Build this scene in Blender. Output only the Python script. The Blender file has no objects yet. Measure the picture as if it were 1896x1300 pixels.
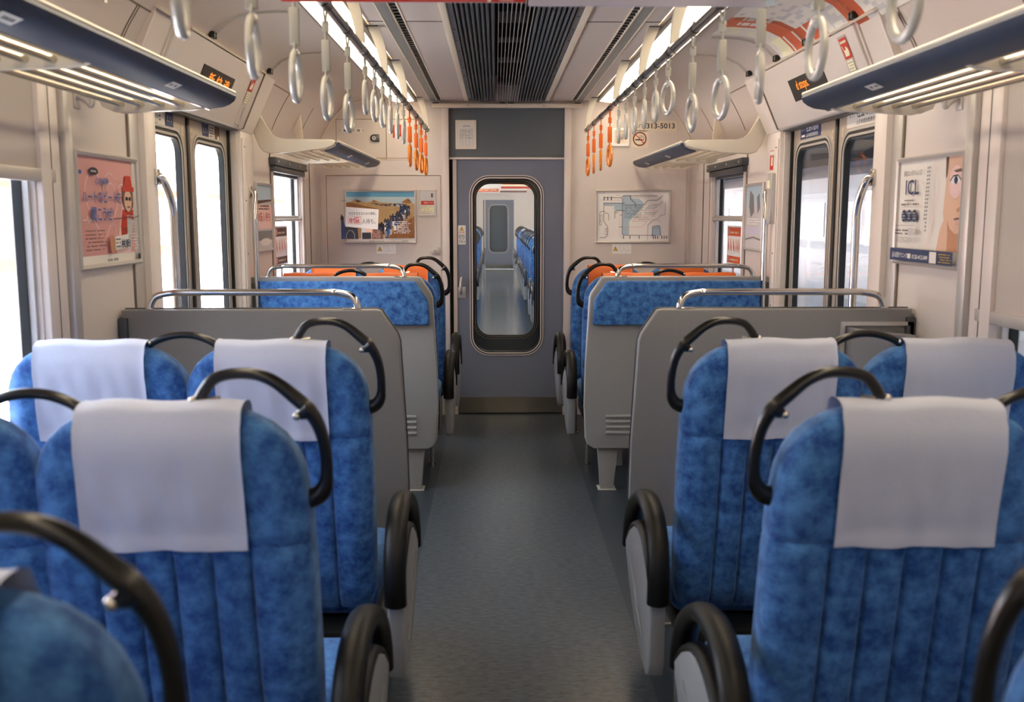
import bpy, bmesh, math, random
from mathutils import Vector, Matrix
random.seed(7)
SC = bpy.context.scene
COL = SC.collection

# ------------------------------------------------------------------ camera
F = 1843.0
CAM = Vector((-0.078, 0.0, 1.43))
_p, _y = math.atan(252 / F), math.atan(30 / F)
sp, cp, sy, cy = math.sin(_p), math.cos(_p), math.sin(_y), math.cos(_y)
fw = Vector((sy * cp, cy * cp, -sp)); rt = Vector((cy, -sy, 0)); up = Vector((sy * sp, cy * sp, cp))
cam_d = bpy.data.cameras.new('camera'); cam = bpy.data.objects.new('camera', cam_d); COL.objects.link(cam)
cam.matrix_world = Matrix(((rt.x, up.x, -fw.x, CAM.x), (rt.y, up.y, -fw.y, CAM.y), (rt.z, up.z, -fw.z, CAM.z), (0, 0, 0, 1)))
cam_d.sensor_width = 36; cam_d.lens = 36 * F / 1896
cam_d.clip_start = 0.02; cam_d.clip_end = 300
cam_d.dof.use_dof = True; cam_d.dof.focus_distance = 5.6; cam_d.dof.aperture_fstop = 4.5
SC.camera = cam

# ------------------------------------------------------------------ world, sun, exposure
w = bpy.data.worlds.new('sky'); SC.world = w; w.use_nodes = True
bg = w.node_tree.nodes['Background']
bg.inputs[0].default_value = (0.78, 0.87, 1.0, 1); bg.inputs[1].default_value = 7.0
sun_d = bpy.data.lights.new('sun', 'SUN'); sun = bpy.data.objects.new('sun', sun_d); COL.objects.link(sun)
sun_d.energy = 42.0; sun_d.color = (1.0, 0.97, 0.95); sun_d.angle = 0.01
sun.rotation_euler = (math.radians(14), math.radians(38), 0)
vs = SC.view_settings
vs.view_transform = 'Standard'; vs.look = 'None'; vs.gamma = 1.0; vs.use_curve_mapping = False; vs.exposure = 0.66
SC.cycles.use_denoising = True
SC.cycles.max_bounces = 10; SC.cycles.diffuse_bounces = 6; SC.cycles.transparent_max_bounces = 16
SC.cycles.sample_clamp_indirect = 12.0
LAMP_STRENGTH = 5.4

# ------------------------------------------------------------------ materials
def lin(c):
    return tuple((x / 255 / 12.92) if x / 255 <= 0.04045 else ((x / 255 + 0.055) / 1.055) ** 2.4 for x in c)

def mat(name, rgb, rough=0.5, metal=0.0, spec=0.5, mottled=None, mscale=40, speck=0.0, bump=0.0, bscale=200,
        emit=None, estr=0.0, sheen=0.0, coat=0.0, stretch=None):
    m = bpy.data.materials.new(name); m.use_nodes = True
    nt = m.node_tree; b = nt.nodes['Principled BSDF']; L = nt.links
    c = lin(rgb)
    b.inputs['Base Color'].default_value = (*c, 1); b.inputs['Roughness'].default_value = rough
    b.inputs['Metallic'].default_value = metal; b.inputs['Specular IOR Level'].default_value = spec
    if sheen: b.inputs['Sheen Weight'].default_value = sheen; b.inputs['Sheen Roughness'].default_value = 0.4; b.inputs['Sheen Tint'].default_value = (0.55, 0.75, 1, 1)
    if coat: b.inputs['Coat Weight'].default_value = coat; b.inputs['Coat Roughness'].default_value = 0.12
    if emit: b.inputs['Emission Color'].default_value = (*lin(emit), 1); b.inputs['Emission Strength'].default_value = estr
    co = None
    if mottled or speck or bump:
        tc = nt.nodes.new('ShaderNodeTexCoord'); co = tc.outputs['Object']
        if stretch:
            mp = nt.nodes.new('ShaderNodeMapping'); mp.inputs['Scale'].default_value = stretch
            L.new(co, mp.inputs[0]); co = mp.outputs[0]
    out = None
    if mottled:
        n = nt.nodes.new('ShaderNodeTexNoise'); n.inputs['Scale'].default_value = mscale; n.inputs['Detail'].default_value = 5; n.inputs['Roughness'].default_value = 0.65
        L.new(co, n.inputs['Vector'])
        r = nt.nodes.new('ShaderNodeValToRGB'); r.color_ramp.elements[0].position = 0.36; r.color_ramp.elements[1].position = 0.66
        r.color_ramp.elements[0].color = (*c, 1); r.color_ramp.elements[1].color = (*lin(mottled), 1)
        L.new(n.outputs['Fac'], r.inputs[0]); out = r.outputs[0]
    if speck:
        n2 = nt.nodes.new('ShaderNodeTexNoise'); n2.inputs['Scale'].default_value = 420; n2.inputs['Detail'].default_value = 2
        L.new(co, n2.inputs['Vector'])
        mr = nt.nodes.new('ShaderNodeMapRange'); mr.inputs['From Min'].default_value = 0.3; mr.inputs['From Max'].default_value = 0.7
        mr.inputs['To Min'].default_value = 1 - speck; mr.inputs['To Max'].default_value = 1 + speck
        L.new(n2.outputs['Fac'], mr.inputs[0])
        mx = nt.nodes.new('ShaderNodeMix'); mx.data_type = 'RGBA'; mx.blend_type = 'MULTIPLY'; mx.inputs[0].default_value = 1
        if out: L.new(out, mx.inputs[6])
        else: mx.inputs[6].default_value = (*c, 1)
        L.new(mr.outputs[0], mx.inputs[7]); out = mx.outputs[2]
    if out: L.new(out, b.inputs['Base Color'])
    if bump:
        n3 = nt.nodes.new('ShaderNodeTexNoise'); n3.inputs['Scale'].default_value = bscale; n3.inputs['Detail'].default_value = 3
        L.new(co, n3.inputs['Vector'])
        bp = nt.nodes.new('ShaderNodeBump'); bp.inputs['Strength'].default_value = bump; bp.inputs['Distance'].default_value = 0.002
        L.new(n3.outputs['Fac'], bp.inputs['Height']); L.new(bp.outputs[0], b.inputs['Normal'])
    return m

def glass_mat(name, tint=(0.96, 0.97, 0.97), refl=0.10):
    m = bpy.data.materials.new(name); m.use_nodes = True
    nt = m.node_tree; nt.nodes.clear(); L = nt.links
    o = nt.nodes.new('ShaderNodeOutputMaterial'); t = nt.nodes.new('ShaderNodeBsdfTransparent'); g = nt.nodes.new('ShaderNodeBsdfGlossy')
    t.inputs[0].default_value = (*tint, 1); g.inputs['Roughness'].default_value = 0.01
    lw = nt.nodes.new('ShaderNodeLayerWeight'); lw.inputs['Blend'].default_value = 0.5
    pw = nt.nodes.new('ShaderNodeMath'); pw.operation = 'POWER'; pw.inputs[1].default_value = 4.5; L.new(lw.outputs['Facing'], pw.inputs[0])
    ma = nt.nodes.new('ShaderNodeMath'); ma.operation = 'MULTIPLY_ADD'; ma.inputs[1].default_value = 0.6; ma.inputs[2].default_value = 0.04; L.new(pw.outputs[0], ma.inputs[0])
    mx = nt.nodes.new('ShaderNodeMixShader')
    L.new(ma.outputs[0], mx.inputs[0]); L.new(t.outputs[0], mx.inputs[1]); L.new(g.outputs[0], mx.inputs[2]); L.new(mx.outputs[0], o.inputs[0])
    return m

def cloth_blind(name):
    m = bpy.data.materials.new(name); m.use_nodes = True
    nt = m.node_tree; nt.nodes.clear(); L = nt.links
    o = nt.nodes.new('ShaderNodeOutputMaterial'); d = nt.nodes.new('ShaderNodeBsdfDiffuse'); t = nt.nodes.new('ShaderNodeBsdfTranslucent')
    d.inputs[0].default_value = (*lin((214, 205, 198)), 1); t.inputs[0].default_value = (*lin((170, 158, 150)), 1)
    mx = nt.nodes.new('ShaderNodeMixShader'); mx.inputs[0].default_value = 0.22
    L.new(d.outputs[0], mx.inputs[1]); L.new(t.outputs[0], mx.inputs[2]); L.new(mx.outputs[0], o.inputs[0])
    return m

M = dict(
    wall=mat('wall_panel', (219, 210, 204), 0.5, speck=0.05),
    cream=mat('cream_panel', (232, 220, 202), 0.42),
    post=mat('white_post', (226, 216, 210), 0.35),
    ceil=mat('ceiling_panel', (205, 194, 188), 0.55, speck=0.04),
    seam=mat('dark_seam', (128, 114, 102), 0.8),
    alu=mat('brushed_aluminium', (204, 200, 196), 0.36, 0.45, bump=0.05, bscale=400),
    alu_dark=mat('dark_metal', (88, 92, 98), 0.4, 0.7),
    chrome=mat('polished_steel', (215, 212, 208), 0.12, 1.0),
    strip=mat('grey_vent_metal', (112, 120, 126), 0.45, 0.3),
    steel=mat('stainless_kick_plate', (150, 145, 138), 0.28, 0.95, bump=0.04, bscale=300),
    rail=mat('grey_steel_rail', (120, 122, 128), 0.2, 0.9),
    sidedoor=mat('satin_door_metal', (196, 182, 166), 0.38, 0.45),
    black=mat('black_rubber', (18, 20, 22), 0.5),
    blackp=mat('black_plastic', (16, 15, 14), 0.28, spec=0.5, coat=0.2),
    armp=mat('dark_armrest', (13, 13, 13), 0.45, spec=0.35),
    fin=mat('armrest_grey_panel', (150, 152, 156), 0.4, speck=0.04),
    door=mat('blue_grey_door', (118, 124, 140), 0.45, speck=0.05),
    transom=mat('slate_transom', (94, 102, 108), 0.5, speck=0.05),
    part=mat('speckled_grey_laminate', (138, 138, 140), 0.4, speck=0.22),
    moq=mat('blue_moquette', (18, 70, 138), 0.85, mottled=(78, 136, 200), mscale=28, speck=0.12, bump=0.25, bscale=700, sheen=0.5),
    cover=mat('white_headrest_cloth', (196, 202, 222), 0.85, speck=0.03, bump=0.3, bscale=60),
    ocover=mat('orange_vinyl', (232, 112, 42), 0.5),
    floor=mat('streaked_grey_vinyl', (44, 52, 60), 0.30, mottled=(88, 97, 106), mscale=48, speck=0.2, bump=0.05, bscale=120, stretch=(0.6, 1.8, 1)),
    floor_shiny=mat('polished_grey_vinyl', (70, 78, 84), 0.14, mottled=(96, 104, 110), mscale=30),
    floor2=mat('slate_vinyl', (50, 60, 70), 0.35, speck=0.12),
    rackblue=mat('slate_blue_fascia', (56, 68, 90), 0.5),
    rackw=mat('ivory_plastic', (222, 214, 198), 0.35),
    bar=mat('polished_rack_bar', (206, 198, 178), 0.2, 0.85),
    ring=mat('pale_grey_ring', (202, 200, 192), 0.22, coat=0.4),
    strap=mat('grey_strap', (176, 174, 166), 0.55),
    oring=mat('glossy_orange_ring', (240, 136, 36), 0.2, coat=0.4),
    ostrap=mat('orange_strap', (238, 112, 30), 0.5),
    lamp=mat('fluorescent_diffuser', (255, 250, 240), 0.5, emit=(255, 234, 200), estr=LAMP_STRENGTH),
    led=mat('led_orange', (255, 130, 40), 0.5, emit=(255, 140, 40), estr=0.9),
    grille=mat('dark_louvre_metal', (92, 98, 106), 0.45, 0.4),
    dark=mat('dark_void', (14, 15, 16), 0.8),
    fan=mat('fan_grey', (84, 86, 90), 0.5),
    glass=glass_mat('window_glass'),
    glass2=glass_mat('gangway_glass', (0.92, 0.95, 0.96)),
    clear=glass_mat('clear_plastic', (0.90, 0.90, 0.88)),
    blind=cloth_blind('roller_blind_cloth'),
    paper=mat('paper', (232, 228, 222), 0.6),
    white=mat('white_ink', (245, 244, 242), 0.6),
    ink=mat('black_ink', (36, 36, 44), 0.6),
    navy=mat('navy_ink', (36, 52, 96), 0.6),
    red=mat('red_ink', (198, 52, 30), 0.6),
    orange=mat('orange_ink', (226, 98, 52), 0.6),
    pink=mat('pink_ink', (222, 162, 158), 0.6),
    palepink=mat('pale_pink_ink', (244, 208, 204), 0.6),
    yellow=mat('yellow_ink', (236, 196, 52), 0.6),
    blueink=mat('blue_ink', (58, 96, 166), 0.6),
    paleblue=mat('pale_blue_ink', (184, 206, 222), 0.6),
    sky=mat('sky_print', (108, 178, 216), 0.6),
    sky2=mat('pale_sky_print', (196, 218, 226), 0.6),
    sand=mat('sand_print', (206, 168, 118), 0.6, mottled=(222, 190, 140), mscale=14),
    sand2=mat('brown_sand_print', (164, 110, 66), 0.6, mottled=(186, 132, 84), mscale=14),
    skin=mat('skin_print', (226, 186, 160), 0.6),
    skin2=mat('tan_print', (196, 142, 108), 0.6),
    grey=mat('grey_ink', (128, 128, 132), 0.6),
    brown=mat('brown_ink', (112, 78, 62), 0.6),
    cream2=mat('cream_ink', (240, 236, 204), 0.6),
    pale=mat('pale_grey_ink', (206, 204, 206), 0.6),
    lavender=mat('lavender_card', (206, 202, 222), 0.5),
    platform=mat('platform_concrete', (214, 208, 204), 0.8, mottled=(226, 222, 220), mscale=3),
    tstripe=mat('train_orange_stripe', (214, 84, 30), 0.5),
    brick=mat('brick_ink', (206, 100, 66), 0.6),
    white_paint=mat('white_train_paint', (214, 208, 206), 0.4),
    canopy=mat('canopy_steel', (92, 102, 122), 0.6),
    winglass=mat('dark_train_window', (72, 78, 90), 0.15),
    ground=mat('ballast', (120, 112, 104), 0.9, mottled=(160, 150, 140), mscale=8),
)

# ------------------------------------------------------------------ geometry helpers
class G:
    def __init__(s, mir=1):
        s.bm = bmesh.new(); s.mir = mir; s.mi = 0
    def v(s, p): return s.bm.verts.new((p[0] * s.mir, p[1], p[2]))
    def f(s, vs_):
        try:
            fc = s.bm.faces.new(vs_); fc.material_index = s.mi; return fc
        except ValueError: return None
    def box(s, x0, x1, y0, y1, z0, z1, bev=0.0, seg=2):
        P = [s.v((x, y, z)) for x in (x0, x1) for y in (y0, y1) for z in (z0, z1)]
        fs = [s.f([P[i] for i in q]) for q in ((0, 1, 3, 2), (4, 6, 7, 5), (0, 4, 5, 1), (2, 3, 7, 6), (0, 2, 6, 4), (1, 5, 7, 3))]
        if bev:
            es = {e for fc in fs for e in fc.edges}
            bmesh.ops.bevel(s.bm, geom=list(es), offset=bev, segments=seg, affect='EDGES', profile=0.5)
    def _map(s, ax, a, b, c):
        return (c, a, b) if ax == 'x' else (a, c, b) if ax == 'y' else (a, b, c)
    def prism(s, pts, ax, c0, c1, bev=0.0, seg=2):
        A = [s.v(s._map(ax, a, b, c0)) for a, b in pts]; B = [s.v(s._map(ax, a, b, c1)) for a, b in pts]
        n = len(pts); fs = [s.f(A), s.f(B[::-1])]
        for i in range(n): s.f([A[i], A[(i + 1) % n], B[(i + 1) % n], B[i]])
        if bev:
            es = {e for fc in fs if fc for e in fc.edges}
            bmesh.ops.bevel(s.bm, geom=list(es), offset=bev, segments=seg, affect='EDGES', profile=0.5)
    def ring(s, outer, inner, ax, c0, c1):
        n = len(outer)
        L = [[s.v(s._map(ax, a, b, c)) for a, b in pts] for c in (c0, c1) for pts in (outer, inner)]
        o0, i0, o1, i1 = L
        for k in range(n):
            j = (k + 1) % n
            s.f([o0[k], o0[j], i0[j], i0[k]]); s.f([o1[k], i1[k], i1[j], o1[j]])
            s.f([o0[k], o1[k], o1[j], o0[j]]); s.f([i0[k], i0[j], i1[j], i1[k]])
    def tube(s, path, r, n=10, closed=False, flat=1.0, caps=True):
        pts = [Vector(p) for p in path]; m = len(pts)
        rs = r if isinstance(r, (list, tuple)) else [r] * m
        rings = []; prev = None
        for i, p in enumerate(pts):
            if closed: t = pts[(i + 1) % m] - pts[i - 1]
            else: t = pts[min(i + 1, m - 1)] - pts[max(i - 1, 0)]
            t.normalize()
            if prev is None:
                a = Vector((0, 0, 1)) if abs(t.z) < 0.9 else Vector((0, 1, 0))
                u = t.cross(a).normalized()
            else:
                u = (prev - t * prev.dot(t)).normalized()
            prev = u; q = t.cross(u)
            rings.append([s.v(p + u * math.cos(2 * math.pi * k / n) * rs[i] + q * math.sin(2 * math.pi * k / n) * rs[i] * flat) for k in range(n)])
        for i in range(m if closed else m - 1):
            A, B = rings[i], rings[(i + 1) % m]
            for k in range(n): s.f([A[k], A[(k + 1) % n], B[(k + 1) % n], B[k]])
        if not closed and caps: s.f(rings[0][::-1]); s.f(rings[-1])
    def cyl(s, p0, p1, r, n=16): s.tube([p0, p1], r, n)
    def ball(s, c, r, n=10):
        for k in range(n):
            pass
        prof = [(-math.pi / 2 + math.pi * i / n) for i in range(n + 1)]
        R = [[s.v((c[0] + r * math.cos(a) * math.cos(2 * math.pi * k / n), c[1] + r * math.cos(a) * math.sin(2 * math.pi * k / n), c[2] + r * math.sin(a))) for k in range(n)] for a in prof[1:-1]]
        b, t = s.v((c[0], c[1], c[2] - r)), s.v((c[0], c[1], c[2] + r))
        for A, B in zip(R, R[1:]):
            for k in range(n): s.f([A[k], A[(k + 1) % n], B[(k + 1) % n], B[k]])
        for k in range(n): s.f([b, R[0][(k + 1) % n], R[0][k]]); s.f([t, R[-1][k], R[-1][(k + 1) % n]])
    def grid(s, fn, nu, nv, closed_u=False):
        V = [[s.v(fn(i, j)) for i in range(nu)] for j in range(nv)]
        for j in range(nv - 1):
            for i in range(nu if closed_u else nu - 1):
                s.f([V[j][i], V[j][(i + 1) % nu], V[j + 1][(i + 1) % nu], V[j + 1][i]])
        return V
    def build(s, name, mats, parent=None, smooth=35, loc=None, recalc=True):
        if recalc: bmesh.ops.recalc_face_normals(s.bm, faces=s.bm.faces[:])
        me = bpy.data.meshes.new(name); s.bm.to_mesh(me); s.bm.free()
        for m_ in (mats if isinstance(mats, (list, tuple)) else [mats]): me.materials.append(M[m_] if isinstance(m_, str) else m_)
        if smooth:
            me.shade_smooth(); me.set_sharp_from_angle(angle=math.radians(smooth))
        o = bpy.data.objects.new(name, me); COL.objects.link(o)
        if parent: o.parent = parent
        if loc: o.location = loc
        return o

def rrect(a0, a1, b0, b1, r, n=6):
    P = []
    for (cx, cz, st) in ((a1 - r, b1 - r, 0), (a0 + r, b1 - r, 90), (a0 + r, b0 + r, 180), (a1 - r, b0 + r, 270)):
        for k in range(n + 1):
            t = math.radians(st + 90 * k / n); P.append((cx + r * math.cos(t), cz + r * math.sin(t)))
    return P

def smoothpath(pts, n=6):
    P = [Vector(p) for p in pts]; out = []
    for i in range(len(P) - 1):
        p0, p1, p2, p3 = P[max(i - 1, 0)], P[i], P[i + 1], P[min(i + 2, len(P) - 1)]
        for k in range(n):
            t = k / n
            out.append(0.5 * ((2 * p1) + (p2 - p0) * t + (2 * p0 - 5 * p1 + 4 * p2 - p3) * t * t + (3 * p1 - p0 - 3 * p2 + p3) * t ** 3))
    out.append(P[-1]); return out

def thing(name, label, cat, loc=(0, 0, 0), group=None):
    o = bpy.data.objects.new(name, None); COL.objects.link(o); o.location = loc; o.empty_display_size = 0.05
    return tag(o, label, cat, group)
def tag(o, label, cat, group=None, kind=None):
    o['label'] = label; o['category'] = cat
    if group: o['group'] = group
    if kind: o['kind'] = kind
    return o
def struct(o, label=None):
    o['kind'] = 'structure'
    if label: o['label'] = label
    return o
def stree(name, label=None):
    o = bpy.data.objects.new(name, None); COL.objects.link(o); o['kind'] = 'structure'; o.empty_display_size = 0.05
    if label: o['label'] = label
    return o
def copy_tree(o, parent=None, loc=None):
    c = o.copy(); COL.objects.link(c); c.parent = parent
    if loc is not None: c.location = loc
    for ch in list(o.children): copy_tree(ch, c)
    return c

# printed flat sheets: one mesh, several inks, at its real place
class Sheet:
    def __init__(s, O, U, V, N=None):
        s.O, s.U, s.V = Vector(O), Vector(U).normalized(), Vector(V).normalized()
        s.N = s.U.cross(s.V) if N is None else Vector(N)
        s.bm = bmesh.new(); s.mats = []; s.layer = 0
    def _mi(s, m):
        if m not in s.mats: s.mats.append(m)
        return s.mats.index(m)
    def P(s, a, b, l): return s.O + s.U * a + s.V * b + s.N * (l * 0.00035)
    def poly(s, pts, m):
        s.layer += 1
        f = s.bm.faces.new([s.bm.verts.new(s.P(a, b, s.layer)) for a, b in pts]); f.material_index = s._mi(m)
    def rect(s, a0, b0, a1, b1, m): s.poly([(a0, b0), (a1, b0), (a1, b1), (a0, b1)], m)
    def disc(s, a, b, ra, rb, m, n=20): s.poly([(a + ra * math.cos(2 * math.pi * k / n), b + rb * math.sin(2 * math.pi * k / n)) for k in range(n)], m)
    def line(s, pts, w_, m):
        s.layer += 1
        for (a0, b0), (a1, b1) in zip(pts, pts[1:]):
            d = Vector((a1 - a0, b1 - b0)); 
            if d.length < 1e-6: continue
            d.normalize(); n = Vector((-d.y, d.x)) * w_ / 2; d *= w_ / 2
            q = [(a0 - d.x + n.x, b0 - d.y + n.y), (a0 - d.x - n.x, b0 - d.y - n.y), (a1 + d.x - n.x, b1 + d.y - n.y), (a1 + d.x + n.x, b1 + d.y + n.y)]
            f = s.bm.faces.new([s.bm.verts.new(s.P(a, b, s.layer)) for a, b in q]); f.material_index = s._mi(m)
    def circle(s, a, b, r, w_, m, n=28): s.line([(a + r * math.cos(2 * math.pi * k / n), b + r * math.sin(2 * math.pi * k / n)) for k in range(n + 1)], w_, m)
    def text(s, st, a0, b0, a1, b1, m, bold=0.0):
        s.layer += 1
        cu = bpy.data.curves.new('t', 'FONT'); cu.body = st; cu.size = 1; cu.offset = bold * 0.45
        cu.resolution_u = 3
        ob = bpy.data.objects.new('t', cu); COL.objects.link(ob)
        dg = bpy.context.evaluated_depsgraph_get(); dg.update()
        me = bpy.data.meshes.new_from_object(ob.evaluated_get(dg))
        bpy.data.objects.remove(ob); bpy.data.curves.remove(cu)
        if not me.vertices: return
        xs = [v.co.x for v in me.vertices]; ys = [v.co.y for v in me.vertices]
        x0, x1, y0, y1 = min(xs), max(xs), min(ys), max(ys)
        mi = s._mi(m); vm = []
        for v in me.vertices:
            a = a0 + (v.co.x - x0) / max(x1 - x0, 1e-6) * (a1 - a0); b = b0 + (v.co.y - y0) / max(y1 - y0, 1e-6) * (b1 - b0)
            vm.append(s.bm.verts.new(s.P(a, b, s.layer)))
        for p in me.polygons:
            try:
                f = s.bm.faces.new([vm[i] for i in p.vertices]); f.material_index = mi
            except ValueError: pass
        bpy.data.meshes.remove(me)
    def scribble(s, a0, b0, a1, b1, rows, m, seed=1, fill=0.6):
        rd = random.Random(seed); h = (b1 - b0) / rows; s.layer += 1; mi = s._mi(m)
        for r in range(rows):
            a = a0; y = b1 - (r + 0.5) * h; end = a1 - rd.random() * 0.2 * (a1 - a0)
            while a < end:
                wd = h * (0.3 + rd.random() * 0.5)
                if rd.random() < 0.85:
                    q = [(a, y - h * fill / 2), (min(a + wd, a1), y - h * fill / 2), (min(a + wd, a1), y + h * fill / 2 * rd.uniform(0.6, 1)), (a, y + h * fill / 2)]
                    f = s.bm.faces.new([s.bm.verts.new(s.P(p, t, s.layer)) for p, t in q]); f.material_index = mi
                a += wd + h * 0.2
    def build(s, name, parent=None):
        # orient every face along the sheet normal
        s.bm.normal_update()
        for f in s.bm.faces:
            if f.normal.dot(s.N) < 0: f.normal_flip()
        me = bpy.data.meshes.new(name); s.bm.to_mesh(me); s.bm.free()
        for m_ in s.mats: me.materials.append(M[m_])
        o = bpy.data.objects.new(name, me); COL.objects.link(o)
        if parent: o.parent = parent
        return o

SIDES = ((-1, 'left'), (1, 'right'))
END = 7.06
# cross-section of the body lining (right-hand side, x,z)
COVE = [(1.335, 1.85), (1.312, 1.895), (1.286, 1.953), (1.245, 2.03), (1.208, 2.089), (1.17, 2.135), (1.125, 2.175), (1.07, 2.200), (1.01, 2.212), (0.93, 2.217)]

# ================================================================== SETTING
g = G(); g.box(-0.40, 0.40, -3.5, 7.10, -0.05, 0.0)
floor = struct(g.build('floor', 'floor', smooth=0))
for s, nm in SIDES:
    g = G(s); g.box(0.40, 1.36, -3.5, 7.10, -0.05, 0.0)
    struct(g.build('floor_edge_' + nm, 'floor2', smooth=0))
# ceiling: flat strips with recesses for lamps, line vents and the grille
g = G()
for s in (1, -1):
    g.mir = s
    g.box(0.292, 0.443, -3.5, END, 2.212, 2.24)
    g.box(0.532, 0.600, -3.5, END, 2.212, 2.24)
    g.prism(COVE + [(0.815, 2.217), (0.815, 2.26), (1.05, 2.26), (1.42, 2.10), (1.42, 1.85)], 'y', -3.5, END)
    g.box(0.60, 0.815, -3.5, END, 2.245, 2.26)
    g.box(0.443, 0.532, -3.5, END, 2.245, 2.26)
g.mir = 1
g.box(-1.45, 1.45, -3.5, END, 2.42, 2.46)
struct(g.build('ceiling', 'ceil'))
# fine seams of the ceiling and cove panels
g = G()
for y in (1.1, 4.20):
    for s in (1, -1):
        g.mir = s
        g.box(0.292, 0.443, y, y + 0.004, 2.209, 2.213); g.box(0.532, 0.6, y, y + 0.004, 2.209, 2.213)
for s in (1, -1):
    g.mir = s
    for y in (1.55, 2.55, 3.30, 5.20, 5.62):
        prev = None
        for (x, z), (x2, z2) in zip(COVE[1:], COVE[2:5] if True else []):
            g.prism([(x - 0.0015, z - 0.001), (x2 - 0.0015, z2 - 0.001), (x2 + 0.004, z2 + 0.002), (x + 0.004, z + 0.002)], 'y', y, y + 0.005)
    g.prism([(1.2075, 2.087), (1.205, 2.092), (1.212, 2.096), (1.214, 2.09)], 'y', -3.5, 3.45)
    g.prism([(1.2075, 2.087), (1.205, 2.092), (1.212, 2.096), (1.214, 2.09)], 'y', 5.2, 5.62)
g.mir = 1
struct(g.build('trim_1', 'seam', smooth=0), 'dark panel seams in the ceiling lining')
# curved ribs across the cove
for k, y in enumerate((3.5, 4.36, 4.95, 5.68)):
    pass

# side walls, right-hand coordinates, mirrored for the left
DOOR = (3.68, 4.90)
WIN = [(-0.9, 0.85), (1.05, 2.765), (5.66, 6.48)]
def side_wall(s, nm):
    g = G(s)
    xs = (1.332, 1.40)
    solid = [(-3.5, -2.6), (-1.3, 3.66), (4.92, END)]
    for a, b in solid: g.box(*xs, a, b, 0.0, 0.80)
    for a, b in [(-3.5, -2.6), (-1.3, -0.9), (0.85, 1.05), (2.765, 3.66), (4.92, 5.66), (6.48, END)]: g.box(*xs, a, b, 0.80, 1.70)
    for a, b in [(-3.5, 3.66), (4.92, END)]: g.box(*xs, a, b, 1.70, 1.852)
    struct(g.build('wall_' + nm, 'wall', smooth=0))
    # heater boxes / sill
    g = G(s)
    for a, b in [(-1.0, 2.9), (5.25, END)]: g.box(1.30, 1.335, a, b, 0.74, 0.775, 0.006)
    struct(g.build('baseboard_' + nm, 'alu'), 'aluminium sill rail along the wall')
for s, nm in SIDES: side_wall(s, nm)

# end wall
EW = [(0.449, 0.0), (0.449, 2.215), (0.93, 2.217)] + COVE[::-1][1:] + [(1.335, 0.0)]
g = G()
for s in (1, -1):
    g.mir = s; g.prism(EW, 'y', END, END + 0.09)
g.mir = 1; g.box(-0.449, 0.449, END, END + 0.09, 2.165, 2.30); g.box(-1.44, 1.44, END + 0.001, END + 0.09, 2.219, 2.455)
struct(g.build('wall_back', 'wall', smooth=0))
g = G()
for s in (1, -1):
    g.mir = s; g.box(0.403, 0.449, END - 0.018, END + 0.10, 0.0, 2.165, 0.004)
struct(g.build('trim_2', 'post'), 'ivory door posts on both sides of the gangway door')
g = G(); g.box(-0.403, 0.403, END + 0.02, END + 0.06, 1.822, 2.165); t_ = g.build('trim_3', 'transom', smooth=0); struct(t_, 'slate transom panel above the gangway door')
g = G(); g.box(-0.403, 0.403, END + 0.005, END + 0.05, 1.815, 1.828); g.build('lintel_strip', 'post', t_, smooth=0)
# arched strips of end cove
for s, nm in SIDES:
    g = G(s); g.tube([(x - 0.004, END - 0.004, z - 0.004) for x, z in COVE[1:]], 0.006, 6)
    struct(g.build('trim_%d' % (4 if s < 0 else 5), 'cream'), 'arched moulding where the %s cove meets the end wall' % nm)
# rear wall behind the camera
g = G(); g.box(-1.45, 1.45, -3.58, -3.5, 0, 2.45); struct(g.build('wall_front', 'wall', smooth=0))
# outer roof closing strips
for s, nm in SIDES:
    g = G(s); g.box(1.405, 1.45, -3.5, END + 0.09, 1.84, 2.46); g.box(1.405, 1.45, -3.5, -2.6, -0.3, 1.84); g.box(1.405, 1.45, -1.3, 3.6, -0.3, 0.78); g.box(1.405, 1.45, 4.98, END + 0.09, -0.3, 0.78)
    struct(g.build('trim_%d' % (6 if s < 0 else 7), 'alu', smooth=0), 'outer skin of the carriage on the %s' % nm)

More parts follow.
